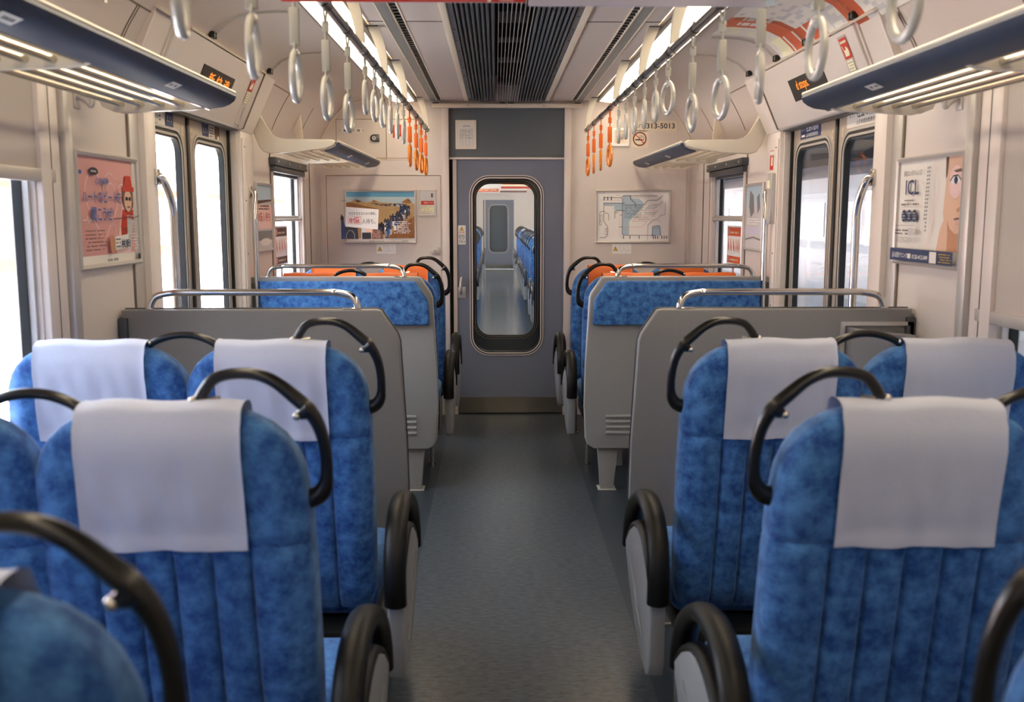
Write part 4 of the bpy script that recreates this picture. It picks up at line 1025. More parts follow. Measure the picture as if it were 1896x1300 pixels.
# fuse box plate with red label
t = thing('switch_cover', 'white metal switch cover with a red label right of the desert poster', 'switch cover')
O = endO(-0.618, 1.425); frame(t, O, X3, Z3, EN, 0.122, 0.178, 0.006, 'post', 0.010)
S = Sheet(O + EN * 0.005, X3, Z3, EN); S.rect(0.004, 0.004, 0.118, 0.174, 'pale'); S.rect(0.018, 0.075, 0.108, 0.102, 'red'); S.text('非常用ドアコック', 0.038, 0.083, 0.102, 0.095, 'white', 0.01); S.rect(0.018, 0.02, 0.108, 0.07, 'cream2'); S.scribble(0.022, 0.025, 0.104, 0.066, 4, 'grey', 3, 0.3); S.rect(0.088, 0.125, 0.104, 0.155, 'grey'); S.rect(0.091, 0.13, 0.096, 0.152, 'black')
S.build('cover_plate', t)
for x, nm in ((-0.917, 'below the desert poster'), (0.745, 'below the route map')):
    S = Sheet(endO(x, 1.158) + EN * 0.0008, X3, Z3, EN); S.rect(0, 0, 0.135, 0.068, 'white')
    S.poly([(0.006, 0.020), (0.040, 0.020), (0.023, 0.052)], 'ink'); S.poly([(0.010, 0.022), (0.036, 0.022), (0.023, 0.048)], 'yellow'); S.text('!', 0.0215, 0.025, 0.0245, 0.040, 'ink', 0.02); S.scribble(0.048, 0.012, 0.128, 0.06, 5, 'pale', 3, 0.35)
    tag(S.build('warning_sticker'), 'white warning sticker with yellow triangle ' + nm, 'sticker')
# upper left cabinet small labels
S = Sheet(endO(-1.165, 1.995) + EN * 0.0008, X3, Z3, EN)
for a in (0.022, 0.115):
    S.rect(a, 0, a + 0.045, 0.03, 'paper'); S.rect(a + 0.012, 0.007, a + 0.033, 0.023, 'grey')
for a in (0.008, 0.078, 0.105, 0.17): S.disc(a, 0.015, 0.003, 0.003, 'ink', 8)
tag(S.build('cabinet_label'), 'pair of tiny labels on the upper left cabinet door', 'label')
S = Sheet(endO(-0.79, 1.96) + EN * 0.0008, X3, Z3, EN); S.rect(0, 0, 0.012, 0.09, 'red'); S.rect(0.045, 0.01, 0.06, 0.09, 'red'); S.rect(0.1, 0, 0.125, 0.045, 'white')
tag(S.build('cabinet_label'), 'narrow red and white labels behind the left straps on the end wall', 'label')
# carriage number and no smoking sign
S = Sheet(endO(0.885, 2.022) + EN * 0.0008, X3, Z3, EN); S.rect(-0.005, -0.014, 0.30, 0.056, 'cream'); S.text('モハ', 0.0, 0.008, 0.062, 0.036, 'ink', 0.02); S.text('313-5013', 0.088, 0.004, 0.285, 0.040, 'ink', 0.035)
tag(S.build('number_plate'), 'carriage number plate reading 313-5013 on the end wall', 'number plate')
S = Sheet(endO(0.868, 1.895) + EN * 0.0008, X3, Z3, EN); S.rect(0, 0, 0.118, 0.118, 'cream'); S.rect(0.028, 0.05, 0.078, 0.058, 'ink'); S.rect(0.082, 0.05, 0.088, 0.058, 'ink'); S.line([(0.06, 0.062), (0.066, 0.072), (0.085, 0.072), (0.09, 0.062)], 0.003, 'grey'); S.line([(0.055, 0.07), (0.062, 0.082), (0.082, 0.08)], 0.003, 'grey'); S.circle(0.059, 0.06, 0.044, 0.007, 'red'); S.line([(0.028, 0.091), (0.09, 0.029)], 0.006, 'red')
tag(S.build('no_smoking_sign'), 'square no-smoking sign on the end wall behind the right straps', 'sign')
t = thing('call_box', 'white emergency call box behind the right straps on the end wall', 'call box', (0.793, END, 1.967))
g = G(); g.ring(rrect(-0.06, 0.06, -0.062, 0.062, 0.01, 4), rrect(-0.042, 0.042, -0.045, 0.045, 0.006, 4), 'y', -0.014, 0); g.build('rim', 'white', t)
g = G(); g.box(-0.042, 0.042, -0.006, 0, -0.045, 0.045); g.build('panel', 'cream', t, smooth=0)
g = G(); g.box(-0.018, 0.018, -0.018, -0.005, -0.012, 0.022, 0.003); g.build('button_cover', 'alu', t)
g = G(); g.box(-0.03, 0.03, -0.004, 0, 0.07, 0.11, 0.001); g.build('label_plate', 'pale', t)
g = G(); outline(g, 0.985, 1.185, 1.72, 2.005, 0.003, 0.002)
struct(g.build('trim_12', 'cream', smooth=0), 'faint screwed panel right of the no-smoking sign')
# cove hatches beyond the doors
g = G()
for s in (1, -1):
    g.mir = s
    for y in (5.62, 6.35):
        for (x, z), (x2, z2) in zip(COVE[1:4], COVE[2:5]): g.prism([(x - 0.002, z - 0.001), (x2 - 0.002, z2 - 0.001), (x2 + 0.004, z2 + 0.002), (x + 0.004, z + 0.002)], 'y', y, y + 0.005)
    for y in (0.2, 1.5, 2.62, 3.28):
        for (x, z), (x2, z2) in zip(COVE[1:4], COVE[2:5]): g.prism([(x - 0.002, z - 0.001), (x2 - 0.002, z2 - 0.001), (x2 + 0.004, z2 + 0.002), (x + 0.004, z + 0.002)], 'y', y, y + 0.006)
struct(g.build('trim_13', 'seam', smooth=0), 'hatch seams in the cove panels')
for s, nm in SIDES:
    t = thing('hatch_latch', 'small metal latch on the %s cove hatch above the near rack' % nm, 'latch', (s * 1.213, 3.02 if s < 0 else 3.30, 2.06))
    g = G(s); g.cyl((0.0, 0, 0), (-0.012, 0, -0.004), 0.008, 10); g.build('knob', 'alu_dark', t)
    g = G(s); g.prism([(0.0, -0.02), (-0.004, -0.02), (-0.008, 0.015), (0.0, 0.018)], 'y', -0.012, 0.012); g.build('plate', 'alu', t)
# window notices (priority seat stickers on the far window panes)
for s, nm in SIDES:
    if s < 0: O, U, N = Vector((-1.3765, 5.90, 1.13)), Y3, X3
    else: O, U, N = Vector((1.3765, 6.27, 1.13)), -Y3, -X3
    S = Sheet(O, U, Z3, N); S.rect(0, 0, 0.36, 0.235, 'white'); S.rect(0.012, 0.172, 0.348, 0.225, 'orange' if s > 0 else 'brown'); S.rect(0.012, 0.008, 0.348, 0.05, 'orange' if s > 0 else 'brown')
    S.scribble(0.09, 0.182, 0.33, 0.205, 1, 'cream2', 3, 0.5); S.rect(0.025, 0.18, 0.075, 0.216, 'pink'); S.scribble(0.09, 0.018, 0.33, 0.038, 1, 'cream2', 6, 0.5); S.rect(0.025, 0.014, 0.065, 0.044, 'pink')
    for k in range(5):
        a = 0.045 + k * 0.068; S.disc(a, 0.148, 0.006, 0.006, 'orange', 10); S.poly([(a - 0.006, 0.14), (a + 0.006, 0.14), (a + 0.014, 0.10), (a + 0.006, 0.075), (a - 0.004, 0.10)], 'orange'); S.line([(a - 0.004, 0.12), (a + 0.02, 0.105), (a + 0.018, 0.08)], 0.003, 'red')
    tag(S.build('priority_seat_sticker'), 'white and orange priority seat notice on the far %s window' % nm, 'sticker')
    S = Sheet(O + U * 0.15 + Z3 * -0.085, U, Z3, N); S.rect(0, 0, 0.05, 0.07, 'red'); S.disc(0.025, 0.045, 0.009, 0.015, 'white', 12); S.disc(0.025, 0.012, 0.008, 0.007, 'white', 12)
    tag(S.build('red_sticker'), 'small red sticker under the notice on the far %s window' % nm, 'sticker')
# post fittings right of the right door
S = Sheet((1.3115, 5.10, 1.655), -Y3, Z3, -X3); S.rect(0, 0, 0.075, 0.095, 'red'); S.rect(0.022, 0.02, 0.05, 0.06, 'cream2'); S.rect(0.032, 0.055, 0.042, 0.07, 'cream2'); S.rect(0.004, 0.072, 0.071, 0.091, 'paper')
tag(S.build('red_sticker'), 'red sticker on the white post beyond the right door', 'sticker')
t = thing('door_switch_box', 'narrow metal switch box on the white post beyond the right door', 'switch box', (1.294, 5.0, 1.51))
g = G(); g.box(-0.012, 0.012, -0.035, 0.035, -0.125, 0.125, 0.004); g.build('case', 'alu', t)
g = G(); g.box(-0.014, -0.011, -0.025, 0.025, 0.05, 0.09); g.build('label_plate', 'cream2', t, smooth=0)
for s, nm in SIDES:
    t = thing('coat_hook', 'grey coat hook on the %s wall under the near luggage rack' % nm, 'hook', (s * 1.332, 3.07, 1.775))
    g = G(s); g.box(-0.006, 0.0, -0.02, 0.02, -0.03, 0.03, 0.003); g.build('plate', 'alu', t)
    g = G(s); g.tube(smoothpath([(-0.004, 0, 0.01), (-0.03, 0, -0.005), (-0.045, 0, -0.02), (-0.05, 0, 0.0)]), 0.009, 8); g.build('hook', 'alu', t)

# ------------------------------------------------------------------ grab bars at the doors
for s, nm in SIDES:
    for (y, x, lab, ztop) in ((3.71, 1.262, 'near', 1.565), (5.085, 1.280, 'far', 1.545)):
        xm = 1.300 if lab == 'near' else 1.312
        t = thing('grab_bar', 'curved polished grab bar on the %s side of the %s door' % (lab, nm), 'grab bar', (s * xm, y if lab == 'far' else 3.66, 1.2))
        yy = 0.0
        g = G(s)
        P = [(0.0, 0, ztop - 1.2 + 0.0), (-0.012, 0.002, ztop - 1.2 + 0.002), (-0.025, 0.01, ztop - 1.2 - 0.02), (x - xm + 0.004, 0.035, ztop - 1.2 - 0.07), (x - xm, 0.05, ztop - 1.2 - 0.13), (x - xm, 0.05, ztop - 1.2 - 0.20), (x - xm, 0.05, -0.30), (x - xm, 0.05, -0.38), (x - xm + 0.004, 0.035, -0.44), (-0.02, 0.01, -0.49), (0.0, 0, -0.50)]
        if lab == 'far': P = [(a, -b, c) for a, b, c in P]
        g.tube(smoothpath(P, 5), 0.0145, 14); g.build('bar', 'chrome', t)
        for z in (ztop - 1.2, -0.50):
            g = G(s); g.box(-0.008, 0.0, -0.022, 0.022, z - 0.03, z + 0.03, 0.003); g.build('flange', 'chrome', t)

# ------------------------------------------------------------------ partitions
def partition(s, nm, y, pad, label):
    t = thing('seat_partition', label, 'partition', (s * 0.86, y, 0))
    ox = 0.86
    o = [(1.322, 0.23), (1.322, 1.117), (0.478, 1.117), (0.462, 1.113), (0.410, 1.034), (0.402, 1.01), (0.384, 0.66), (0.380, 0.45), (0.388, 0.28), (0.402, 0.245), (0.43, 0.228)]
    o = [(a - ox, b) for a, b in o]
    g = G(s); g.prism(o, 'y', 0.0, 0.038, 0.006, 3); g.build('panel', 'part', t)
    # slim edge trim
    g = G(s)
    g.tube([(a, 0.042, b) for a, b in o[1:]], 0.0045, 6); g.build('edge_trim', 'alu_dark' if not pad else 'alu', t)
    if pad:
        q = [(1.262, 0.875), (1.262, 1.100), (0.50, 1.100), (0.480, 1.093), (0.426, 1.012), (0.420, 0.995), (0.412, 0.885), (0.418, 0.875)]
        g = G(s); g.prism([(a - ox, b) for a, b in q], 'y', -0.034, 0.001, 0.012, 3); g.build('padded_headrest', 'moq', t)
        g = G(s)
        for z in (0.313, 0.342, 0.371, 0.400): g.tube([(0.488 - ox, -0.001, z), (0.74 - ox, -0.001, z)], 0.009, 8)
        g.build('vent_rib', 'part', t)
    # grab bar
    x0, x1 = 0.540 - ox, 1.232 - ox
    g = G(s); z = 1.117
    P = [(x0, 0.02, z), (x0 + 0.004, 0.02, z + 0.02), (x0 + 0.022, 0.024, z + 0.044), (x0 + 0.07, 0.03, z + 0.054), (x0 + 0.13, 0.03, z + 0.056), (x1 - 0.13, 0.03, z + 0.056), (x1 - 0.07, 0.03, z + 0.054), (x1 - 0.022, 0.024, z + 0.044), (x1 - 0.004, 0.02, z + 0.02), (x1, 0.02, z)]
    g.tube(smoothpath(P, 4), 0.0115, 12); b = g.build('grab_rail', 'chrome', t)
    for x in (x0, x1):
        g = G(s); g.box(x - 0.012, x + 0.05 if x == x0 else x + 0.012, 0.008, 0.032, z, z + 0.006, 0.002); g.build('flange', 'chrome', b)
    # pedestal
    g = G(s)
    g.prism([(0.47 - ox, 0.0), (0.535 - ox, 0.0), (0.56 - ox, 0.24), (0.452 - ox, 0.24)], 'y', 0.03, 0.10, 0.004); g.prism([(1.15 - ox, 0.0), (1.22 - ox, 0.0), (1.24 - ox, 0.24), (1.13 - ox, 0.24)], 'y', 0.03, 0.10, 0.004)
    leg = g.build('pedestal', 'part', t)
    g = G(s); g.box(0.455 - ox, 0.55 - ox, 0.02, 0.11, 0.0, 0.006, 0.002); g.build('foot_plate', 'alu', leg)
    # wall bracket
    g = G(s); g.box(1.30 - ox, 1.33 - ox, -0.012, 0.045, 0.60, 1.09, 0.003); g.build('wall_bracket', 'alu_dark', t)
    return t
for s, nm in SIDES:
    partition(s, nm, 3.31, False, 'speckled grey partition behind the near %s seats with a grab rail' % nm)
    partition(s, nm, 5.04, True, 'grey partition with blue padded top beyond the %s door' % nm)
t = thing('equipment_box', 'light grey equipment box on the near right partition by the wall', 'equipment box', (1.205, 3.31, 0.95))
g = G(); g.ring([(-0.125, -0.4), (0.12, -0.4), (0.12, 0.125), (-0.125, 0.125)], [(-0.112, -0.4), (0.108, -0.4), (0.108, 0.112), (-0.112, 0.112)], 'y', -0.012, 0.0); g.build('frame', 'alu', t, smooth=0)
g = G(); g.prism([(-0.105, -0.4), (0.10, -0.4), (0.105, 0.085), (0.02, 0.09), (-0.105, 0.108)], 'y', -0.075, -0.001, 0.008); g.build('cover', 'fin', t)

# ------------------------------------------------------------------ seats
def back_w(z):
    T = [(0.38, .215), (0.42, .228), (0.6, .233), (0.8, .235), (0.92, .234), (1.0, .226), (1.035, .213), (1.06, .196), (1.08, .174), (1.095, .150), (1.104, .128), (1.110, .105), (1.113, .08)]
    for (a, wa), (b, wb) in zip(T, T[1:]):
        if z <= b: return wa + (wb - wa) * (z - a) / (b - a)
    return T[-1][1]
def back_t(z):
    T = [(0.38, .045), (0.42, .062), (0.6, .066), (0.8, .060), (0.95, .056), (1.04, .052), (1.08, .042), (1.10, .028), (1.113, .008)]
    for (a, wa), (b, wb) in zip(T, T[1:]):
        if z <= b: return wa + (wb - wa) * (z - a) / (b - a)
    return T[-1][1]
def back_y(z): return 0.055 + (1.0 - z) * 0.19
SEAMS = (-.132, -.066, 0.0, .066, .132)
def make_back():
    zs = [0.38, 0.39, 0.405, 0.42, 0.45, 0.49, 0.53, 0.58, 0.63, 0.68, 0.73, 0.78, 0.82, 0.845, 0.86, 0.868, 0.876, 0.89, 0.92, 0.95, 0.98, 1.0, 1.02, 1.035, 1.05, 1.06, 1.07, 1.08, 1.088, 1.095, 1.10, 1.104, 1.108, 1.111, 1.113]
    xs = sorted(set([round(-1 + 2 * k / 44, 4) for k in range(45)]))
    g = G(); rows = []
    for z in zs:
        w_, t_ = back_w(z), back_t(z); row = []
        fade = 1.0 if z < 0.84 else max(0.0, (0.87 - z) / 0.03)
        crease = math.exp(-((z - 0.868) / 0.006) ** 2) * 0.006
        def prof(u, sgn):
            # u in -1..1 (power-spaced), superellipse section
            x = u
            k = (1 - abs(x) ** 4.0) ** 0.25 if abs(x) < 1 else 0.0
            return x * w_, k * t_
        def xlist():
            L = []
            for k in range(61):
                a = math.pi * k / 60; L.append(-math.cos(a))
            # denser linear middle
            return L
        U = xlist()
        extra = []
        for sx in SEAMS:
            for d in (-0.010, -0.005, -0.002, 0.0, 0.002, 0.005, 0.010): extra.append((sx + d) / w_)
        U = sorted([u for u in U if all(abs(u - e) > 0.012 for e in extra)] + [e for e in extra if abs(e) < 0.97])
        rows.append((z, w_, t_, fade, crease, U))
    n = min(len(r[5]) for r in rows)
    V = []
    for (z, w_, t_, fade, crease, U) in rows:
        # same number of samples in every row
        xsr = [math.copysign(min(abs(x), 1), x) for x in U]
        base = []
        N_ = 121
        for k in range(N_):
            q = k / (N_ - 1) * (len(xsr) - 1); i = int(q); f_ = q - i
            base.append(xsr[i] if i >= len(xsr) - 1 else xsr[i] * (1 - f_) + xsr[i + 1] * f_)
        ring = []
        for sgn in (-1, 1):
            seq = base if sgn < 0 else base[::-1]
            for u in (seq[:-1]):
                k = max(0.0, (1 - abs(u) ** 4.2)) ** (1 / 4.2); x = u * w_
                # side bolsters slightly proud, seams pressed in
                d = k * t_
                groove = sum(math.exp(-((x - sx) / 0.0038) ** 2) for sx in SEAMS) * 0.013 * fade
                puff = 0.0045 * fade * abs(math.sin(math.pi * (x + .132) / .066)) if abs(x) < .132 else 0.0
                bol = 0.010 * math.exp(-((abs(x) - .185) / .03) ** 2) * (1 if z < 1.0 else 0.4)
                ring.append((x, back_y(z) + sgn * (d - min(groove + crease, d * 0.6) + puff + bol * (d / t_)), z))
        V.append([g.v(p) for p in ring])
    m = len(V[0])
    for A, B in zip(V, V[1:]):
        for k in range(m): g.f([A[k], A[(k + 1) % m], B[(k + 1) % m], B[k]])
    h = m // 2
    for R_ in (V[0], V[-1]):
        for k in range(1, h): 
            a, b, c, d = R_[k - 1] if k > 0 else R_[0], R_[k], R_[(m - k) % m], R_[(m - k + 1) % m]
            if len({a, b, c, d}) >= 3:
                try: g.bm.faces.new(list(dict.fromkeys([a, b, c, d])))
                except ValueError: pass
    return g

def make_cover(seed):
    rdx = random.Random(seed); ph = [rdx.uniform(0, 6) for _ in range(4)]
    path = []
    for z in (0.866, 0.874, 0.885, 0.90, 0.92, 0.94, 0.96, 0.98, 1.0, 1.02, 1.04, 1.06, 1.08, 1.095): path.append((back_y(z) - back_t(z) - 0.0085, z, 0))
    yc = back_y(1.10)
    for k in range(1, 8):
        a = math.pi * k / 8; path.append((yc - math.cos(a) * 0.0405, 1.098 + 0.023 * math.sin(a) ** 0.8, 1))
    for z in (1.095, 1.07, 1.04, 1.0, 0.95, 0.90, 0.872): path.append((back_y(z) + back_t(z) + 0.0085, z, 2))
    g = G(); NX = 29; hw = 0.137
    def fn(i, j):
        u = -1 + 2 * i / (NX - 1); y, z, zone = path[j]; flare = 1.0 + 0.012 * (1.1 - z) / 0.25
        x = u * hw * flare; dep = (1.11 - z) / 0.25
        wr = 0.0022 * math.sin(9 * u + ph[0] + 5 * dep) * dep + 0.0014 * math.sin(17 * u + ph[1] - 7 * dep)
        hem = 0.0028 if abs(u) > 0.93 or (z < 0.885 and zone == 0) else 0.0
        band = -0.0028 * math.exp(-((z - 0.902) / 0.006) ** 2) if abs(u) < 0.9 else 0
        off = wr * (min(1.0, max(0.0, dep * 2.2 - 0.15)) if zone != 1 else 0.0) + hem + band
        z2 = z + 0.0022 * math.sin(5 * u + ph[2]) * (1 if zone == 1 else 0) - (0.003 * abs(u) ** 6 if zone == 1 else 0)
        if zone == 0: y -= off
        elif zone == 2: y += off
        else: z2 += off
        return (x, y, z2 + (0.0015 * math.sin(6 * u + ph[3]) if j in (0, len(path) - 1) else 0))
    g.grid(fn, NX, len(path)); return g

def make_handle(mode):
    # aisle handle: x measured towards the aisle from the seat centre (positive = aisle side)
    g = G(); yc = 0.045
    if mode == 'aisle':
        C = .632
        P = [(.585, 1.106), (.579, 1.120), (.568, 1.140), (.553, 1.156), (.530, 1.1635), (.500, 1.165), (.474, 1.161), (.449, 1.149), (.422, 1.127), (.398, 1.105), (.382, 1.078), (.3735, 1.048), (.370, 1.015), (.3705, .985), (.376, .962), (.392, .945), (.430, .936)]
        R_ = [.0125, .0115, .0105, .010, .0098, .0098, .0105, .011, .0125, .0135, .012, .011, .0105, .011, .0145, .018, .020]
        sp_ = smoothpath([(C - a, yc + max(0.0, k - 9) * 0.0034, b) for k, (a, b) in enumerate(P)], 4); n_ = len(sp_)
        rr = [R_[min(int(k / (n_ - 1) * (len(R_) - 1)), len(R_) - 1)] * (1 - (k / (n_ - 1) * (len(R_) - 1)) % 1) + R_[min(int(k / (n_ - 1) * (len(R_) - 1)) + 1, len(R_) - 1)] * ((k / (n_ - 1) * (len(R_) - 1)) % 1) for k in range(n_)]
        g.tube(sp_, rr, 12, flat=0.9)
        g.tube(smoothpath([(C - .394, yc, 1.104), (C - .405, yc, 1.097), (C - .413, yc, 1.093)], 3), [.017, .0155, .014, .0125, .011, .0095, .0085], 10)
    else:
        # low arch from this seat's inner shoulder across to the aisle seat
        P = [(.128, 1.104), (.145, 1.116), (.18, 1.128), (.215, 1.132), (.25, 1.128), (.285, 1.114), (.305, 1.096), (.315, 1.07)]
        g.tube(smoothpath([(a, yc, b) for a, b in P], 4), .0105, 12, flat=0.9)
    return g
def handle_screws(mode):
    g = G(); yc = 0.045; C = .632
    if mode == 'aisle':
        g.ball((C - .588, yc - 0.012, 1.122), .0065); g.tube([(C - .59, yc - 0.003, 1.117), (C - .545, yc + 0.0, 1.1225)], 0.0045, 8)
    elif mode == 'hook': g.ball((C - .4155, yc - 0.005, 1.092), .0072)
    else: g.ball((.132, yc - 0.010, 1.112), .006)
    return g
def rbox(x0, x1, y0, y1, z0, z1, bev, seg=4):
    g = G(); g.box(x0, x1, y0, y1, z0, z1, bev, seg); return g

meshes = {}
def shared(key, fn, *a, mats=None, smooth=40):
    if key not in meshes:
        o = fn(*a).build(key, mats, smooth=smooth); meshes[key] = o.data; bpy.data.objects.remove(o)
    return meshes[key]
def inst(name, me, parent, loc=(0, 0, 0), mirror=False):
    o = bpy.data.objects.new(name, me); COL.objects.link(o); o.parent = parent; o.location = loc
    return o
def flipmesh(me, key):
    if key not in meshes:
        bm = bmesh.new(); bm.from_mesh(me)
        for v in bm.verts: v.co.x *= -1
        bmesh.ops.reverse_faces(bm, faces=bm.faces[:]); m2 = me.copy(); bm.to_mesh(m2); bm.free(); meshes[key] = m2
    return meshes[key]

def make_arm(part_):
    g = G()
    if part_ == 'arch':
        P = [(-.005, .440), (-.012, .50), (.002, .565), (.04, .622), (.10, .652), (.18, .660), (.27, .645), (.36, .606), (.43, .555), (.475, .49), (.49, .43)]
        sp_ = smoothpath([(0, a, b) for a, b in P], 4)
        g.tube(sp_, .0215, 14, flat=1.0)
        for v in g.bm.verts: v.co.x *= 1.35
        g.bm.verts.ensure_lookup_table()
    elif part_ == 'rim':
        P = [(-.003, .450), (.05, .505), (.13, .548), (.22, .565), (.31, .552), (.40, .51), (.47, .455)]
        sp_ = smoothpath([(0, a, b) for a, b in P], 4)
        g.tube(sp_, .013, 10); 
        for v in g.bm.verts: v.co.x *= 1.75
    else:
        o = [(-.004, .275), (-.004, .452), (.05, .505), (.13, .545), (.22, .560), (.31, .548), (.40, .506), (.475, .450), (.462, .42), (.38, .355), (.26, .275), (.14, .235), (.05, .222), (.01, .238)]
        g.prism(o, 'x', -.021, .021, .006, 3)
        for k in range(3):
            g.tube([(.0225, .10 + .05 * k, .30 + .015 * k), (.0225, .30 + .03 * k, .42 + .02 * k)], .002, 6)
    return g

MB = shared('backrest_mesh', make_back, mats='moq', smooth=50)
MC = [shared('cover_mesh%d' % k, make_cover, k, mats='cover', smooth=50) for k in range(3)]
MO = []
for k in range(2):
    m2 = MC[k].copy(); m2.materials.clear(); m2.materials.append(M['ocover']); MO.append(m2)
MH = shared('handle_mesh', make_handle, 'aisle', mats='blackp'); MHW = shared('handle_low_mesh', make_handle, 'win', mats='blackp')
MS = shared('screw_mesh', handle_screws, 'aisle', mats='chrome'); MSW = shared('screw_low_mesh', handle_screws, 'win', mats='chrome')
MHK = shared('hook_mesh', handle_screws, 'hook', mats='chrome')
MCU = shared('cushion_mesh', lambda: rbox(-.225, .225, .17, .63, .335, .45, .035, 4), mats='moq')
MA, MR, MF = (shared('arm_%s' % k, make_arm, k, mats=m_) for k, m_ in (('arch', 'armp'), ('rim', 'armp'), ('fin', 'fin')))
MBASE = shared('base_mesh', lambda: (lambda g: (g.box(-.44, .44, .16, .60, .265, .33, .01), g.box(-.42, .42, .06, .17, .29, .34, .006), g)[-1])(G()), mats='black')
MLEG = shared('leg_mesh', lambda: (lambda g: (g.prism([(.22, 0), (.52, 0), (.46, .27), (.28, .27)], 'x', -.03, .03, .006), g)[-1])(G()), mats='part')
MPOLE = shared('pole_mesh', lambda: (lambda g: (g.cyl((0, 0, 0), (0, 0, .27), .012, 12), g.cyl((0, 0, 0), (0, 0, .008), .022, 12), g)[-1])(G()), mats='chrome')

def double_seat(s, y, orange, label, group, idx):
    t = thing('double_seat', label, 'seat', (0, y, 0), group)
    for which, cx in (('aisle', .632), ('window', 1.078)):
        a_me = flipmesh(MB, 'backrest_mesh') if False else MB
        b = inst('backrest', MB, t, (s * cx, 0, 0))
        inst('headrest_cover', (MO[(idx + (which == 'window')) % 2] if orange else MC[(idx + 2 * (which == 'window')) % 3]), b, (s * .004, 0, 0))
        hm, sm = (MH, MS) if which == 'aisle' else (MHW, MSW)
        # handle meshes are drawn with + towards the aisle; the aisle lies at -s
        if s > 0: hm2, sm2 = flipmesh(hm, hm.name + '_f'), flipmesh(sm, sm.name + '_f')
        else: hm2, sm2 = hm, sm
        h = inst('grab_handle', hm2, b); inst('handle_base', sm2, h)
        if which == 'aisle': inst('hook_tip', flipmesh(MHK, 'hook_f') if s > 0 else MHK, h)
        inst('seat_cushion', MCU, t, (s * cx, 0, 0))
    for cx in (.336,):
        r = inst('armrest', MA, t, (s * cx, -.005, 0)); inst('armrest_rim', MR, r); fm = MF if s < 0 else flipmesh(MF, 'arm_fin_f'); inst('side_panel', fm, r)
        if s > 0: pass
    inst('seat_base', MBASE, t, (s * .86, 0, 0)); inst('leg', MLEG, t, (s * .62, 0, 0)); inst('leg', MLEG, t, (s * 1.1, 0, 0))
    inst('support_pole', MPOLE, t, (s * .445, .25, 0))
    return t
ROWW = {0.80: 'nearest row beside the camera', 1.62: 'second row from the camera', 2.45: 'third row from the camera'}
for s, nm in SIDES:
    for i, (y, wd) in enumerate(ROWW.items()):
        double_seat(s, y, False, 'blue white-clothed double seat on the %s, %s' % (nm, wd), 'blue double seats with white headrest cloths', i + (s > 0))
    double_seat(s, 5.36, True, 'blue double seat with orange covers, %s side, just behind padded partition' % nm, 'blue double seats with orange covers', 0)
    double_seat(s, 6.20, True, 'blue double seat with orange covers, %s side, by the end wall' % nm, 'blue double seats with orange covers', 1)

# ================================================================== NEXT CARRIAGE through the gangway door
Y2 = 8.13
g = G(); g.box(-0.45, 0.45, END + 0.10, Y2, -0.05, 0.0); struct(g.build('floor_gangway', 'steel', smooth=0))
g = G()
for s in (1, -1):
    g.mir = s
    pts = [(0.46, END + 0.10)] + [(0.46 + (0.03 if k % 2 else 0.0), END + 0.10 + (Y2 - 0.1 - END - 0.10) * k / 12) for k in range(1, 12)] + [(0.46, Y2 - 0.1), (0.52, Y2 - 0.1), (0.52, END + 0.10)]
    g.prism(pts, 'z', 0.0, 2.1)
g.mir = 1; g.box(-0.52, 0.52, END + 0.10, Y2 - 0.1, 2.1, 2.14)
struct(g.build('wall_gangway', 'alu_dark', smooth=0), 'folded bellows of the gangway')
g = G()
for s in (1, -1):
    g.mir = s; g.box(0.403, 1.40, Y2 - 0.1, Y2, 0, 2.30)
g.mir = 1; g.box(-0.403, 0.403, Y2 - 0.1, Y2, 1.822, 2.3)
struct(g.build('wall_next_carriage_front', 'wall', smooth=0))
gangway_door('door_6', Y2 - 0.06, 'blue-grey end door of the next carriage', 'glass2', False)
YE = 26.5
g = G(); g.box(-1.36, 1.36, Y2, YE, -0.05, 0.0); struct(g.build('floor_next_carriage', 'floor_shiny', smooth=0))
g = G(); g.box(-1.36, 1.36, Y2, YE, 2.215, 2.25)
for s in (1, -1):
    g.mir = s; g.prism([(1.335, 1.82), (1.21, 2.09), (1.1, 2.215), (1.40, 2.25), (1.40, 1.82)], 'y', Y2, YE)
struct(g.build('ceiling_next_carriage', 'ceil', smooth=0))
for s, nm in SIDES:
    g = G(s); g.box(1.332, 1.39, Y2, YE, 0, 0.80); g.box(1.332, 1.39, Y2, YE, 1.70, 1.825)
    y = Y2
    for a, b in ((8.13, 8.9), (10.2, 10.7), (12.2, 13.3), (15.0, 15.5), (17.2, 18.3), (20.0, 20.5), (22.2, 23.3), (25.0, 26.5)): g.box(1.332, 1.39, a, b, 0.8, 1.70)
    struct(g.build('wall_next_carriage_' + nm, 'wall', smooth=0))
    lp = thing('ceiling_light', 'ceiling light of the next carriage on the %s, seen through the door glass' % nm, 'light', (s * 0.71, 17, 2.2))
    g = G(s); g.box(-0.07, 0.07, -8.3, 9.0, -0.012, 0.01); g.build('light_diffuser', 'lamp', lp, smooth=0)
g = G()
for s in (1, -1):
    g.mir = s; g.box(0.403, 1.40, YE, YE + 0.1, 0, 2.3)
g.mir = 1; g.box(-0.403, 0.403, YE, YE + 0.1, 1.822, 2.3)
struct(g.build('wall_next_carriage_back', 'wall', smooth=0))
gangway_door('door_7', YE + 0.02, 'farthest end door, at the back of the next carriage', 'glass2', False)
g = G(); g.box(-1.3, 1.3, YE + 0.14, YE + 0.2, 0, 2.3); struct(g.build('wall_beyond', 'grille', smooth=0), 'closed end beyond the farthest door')
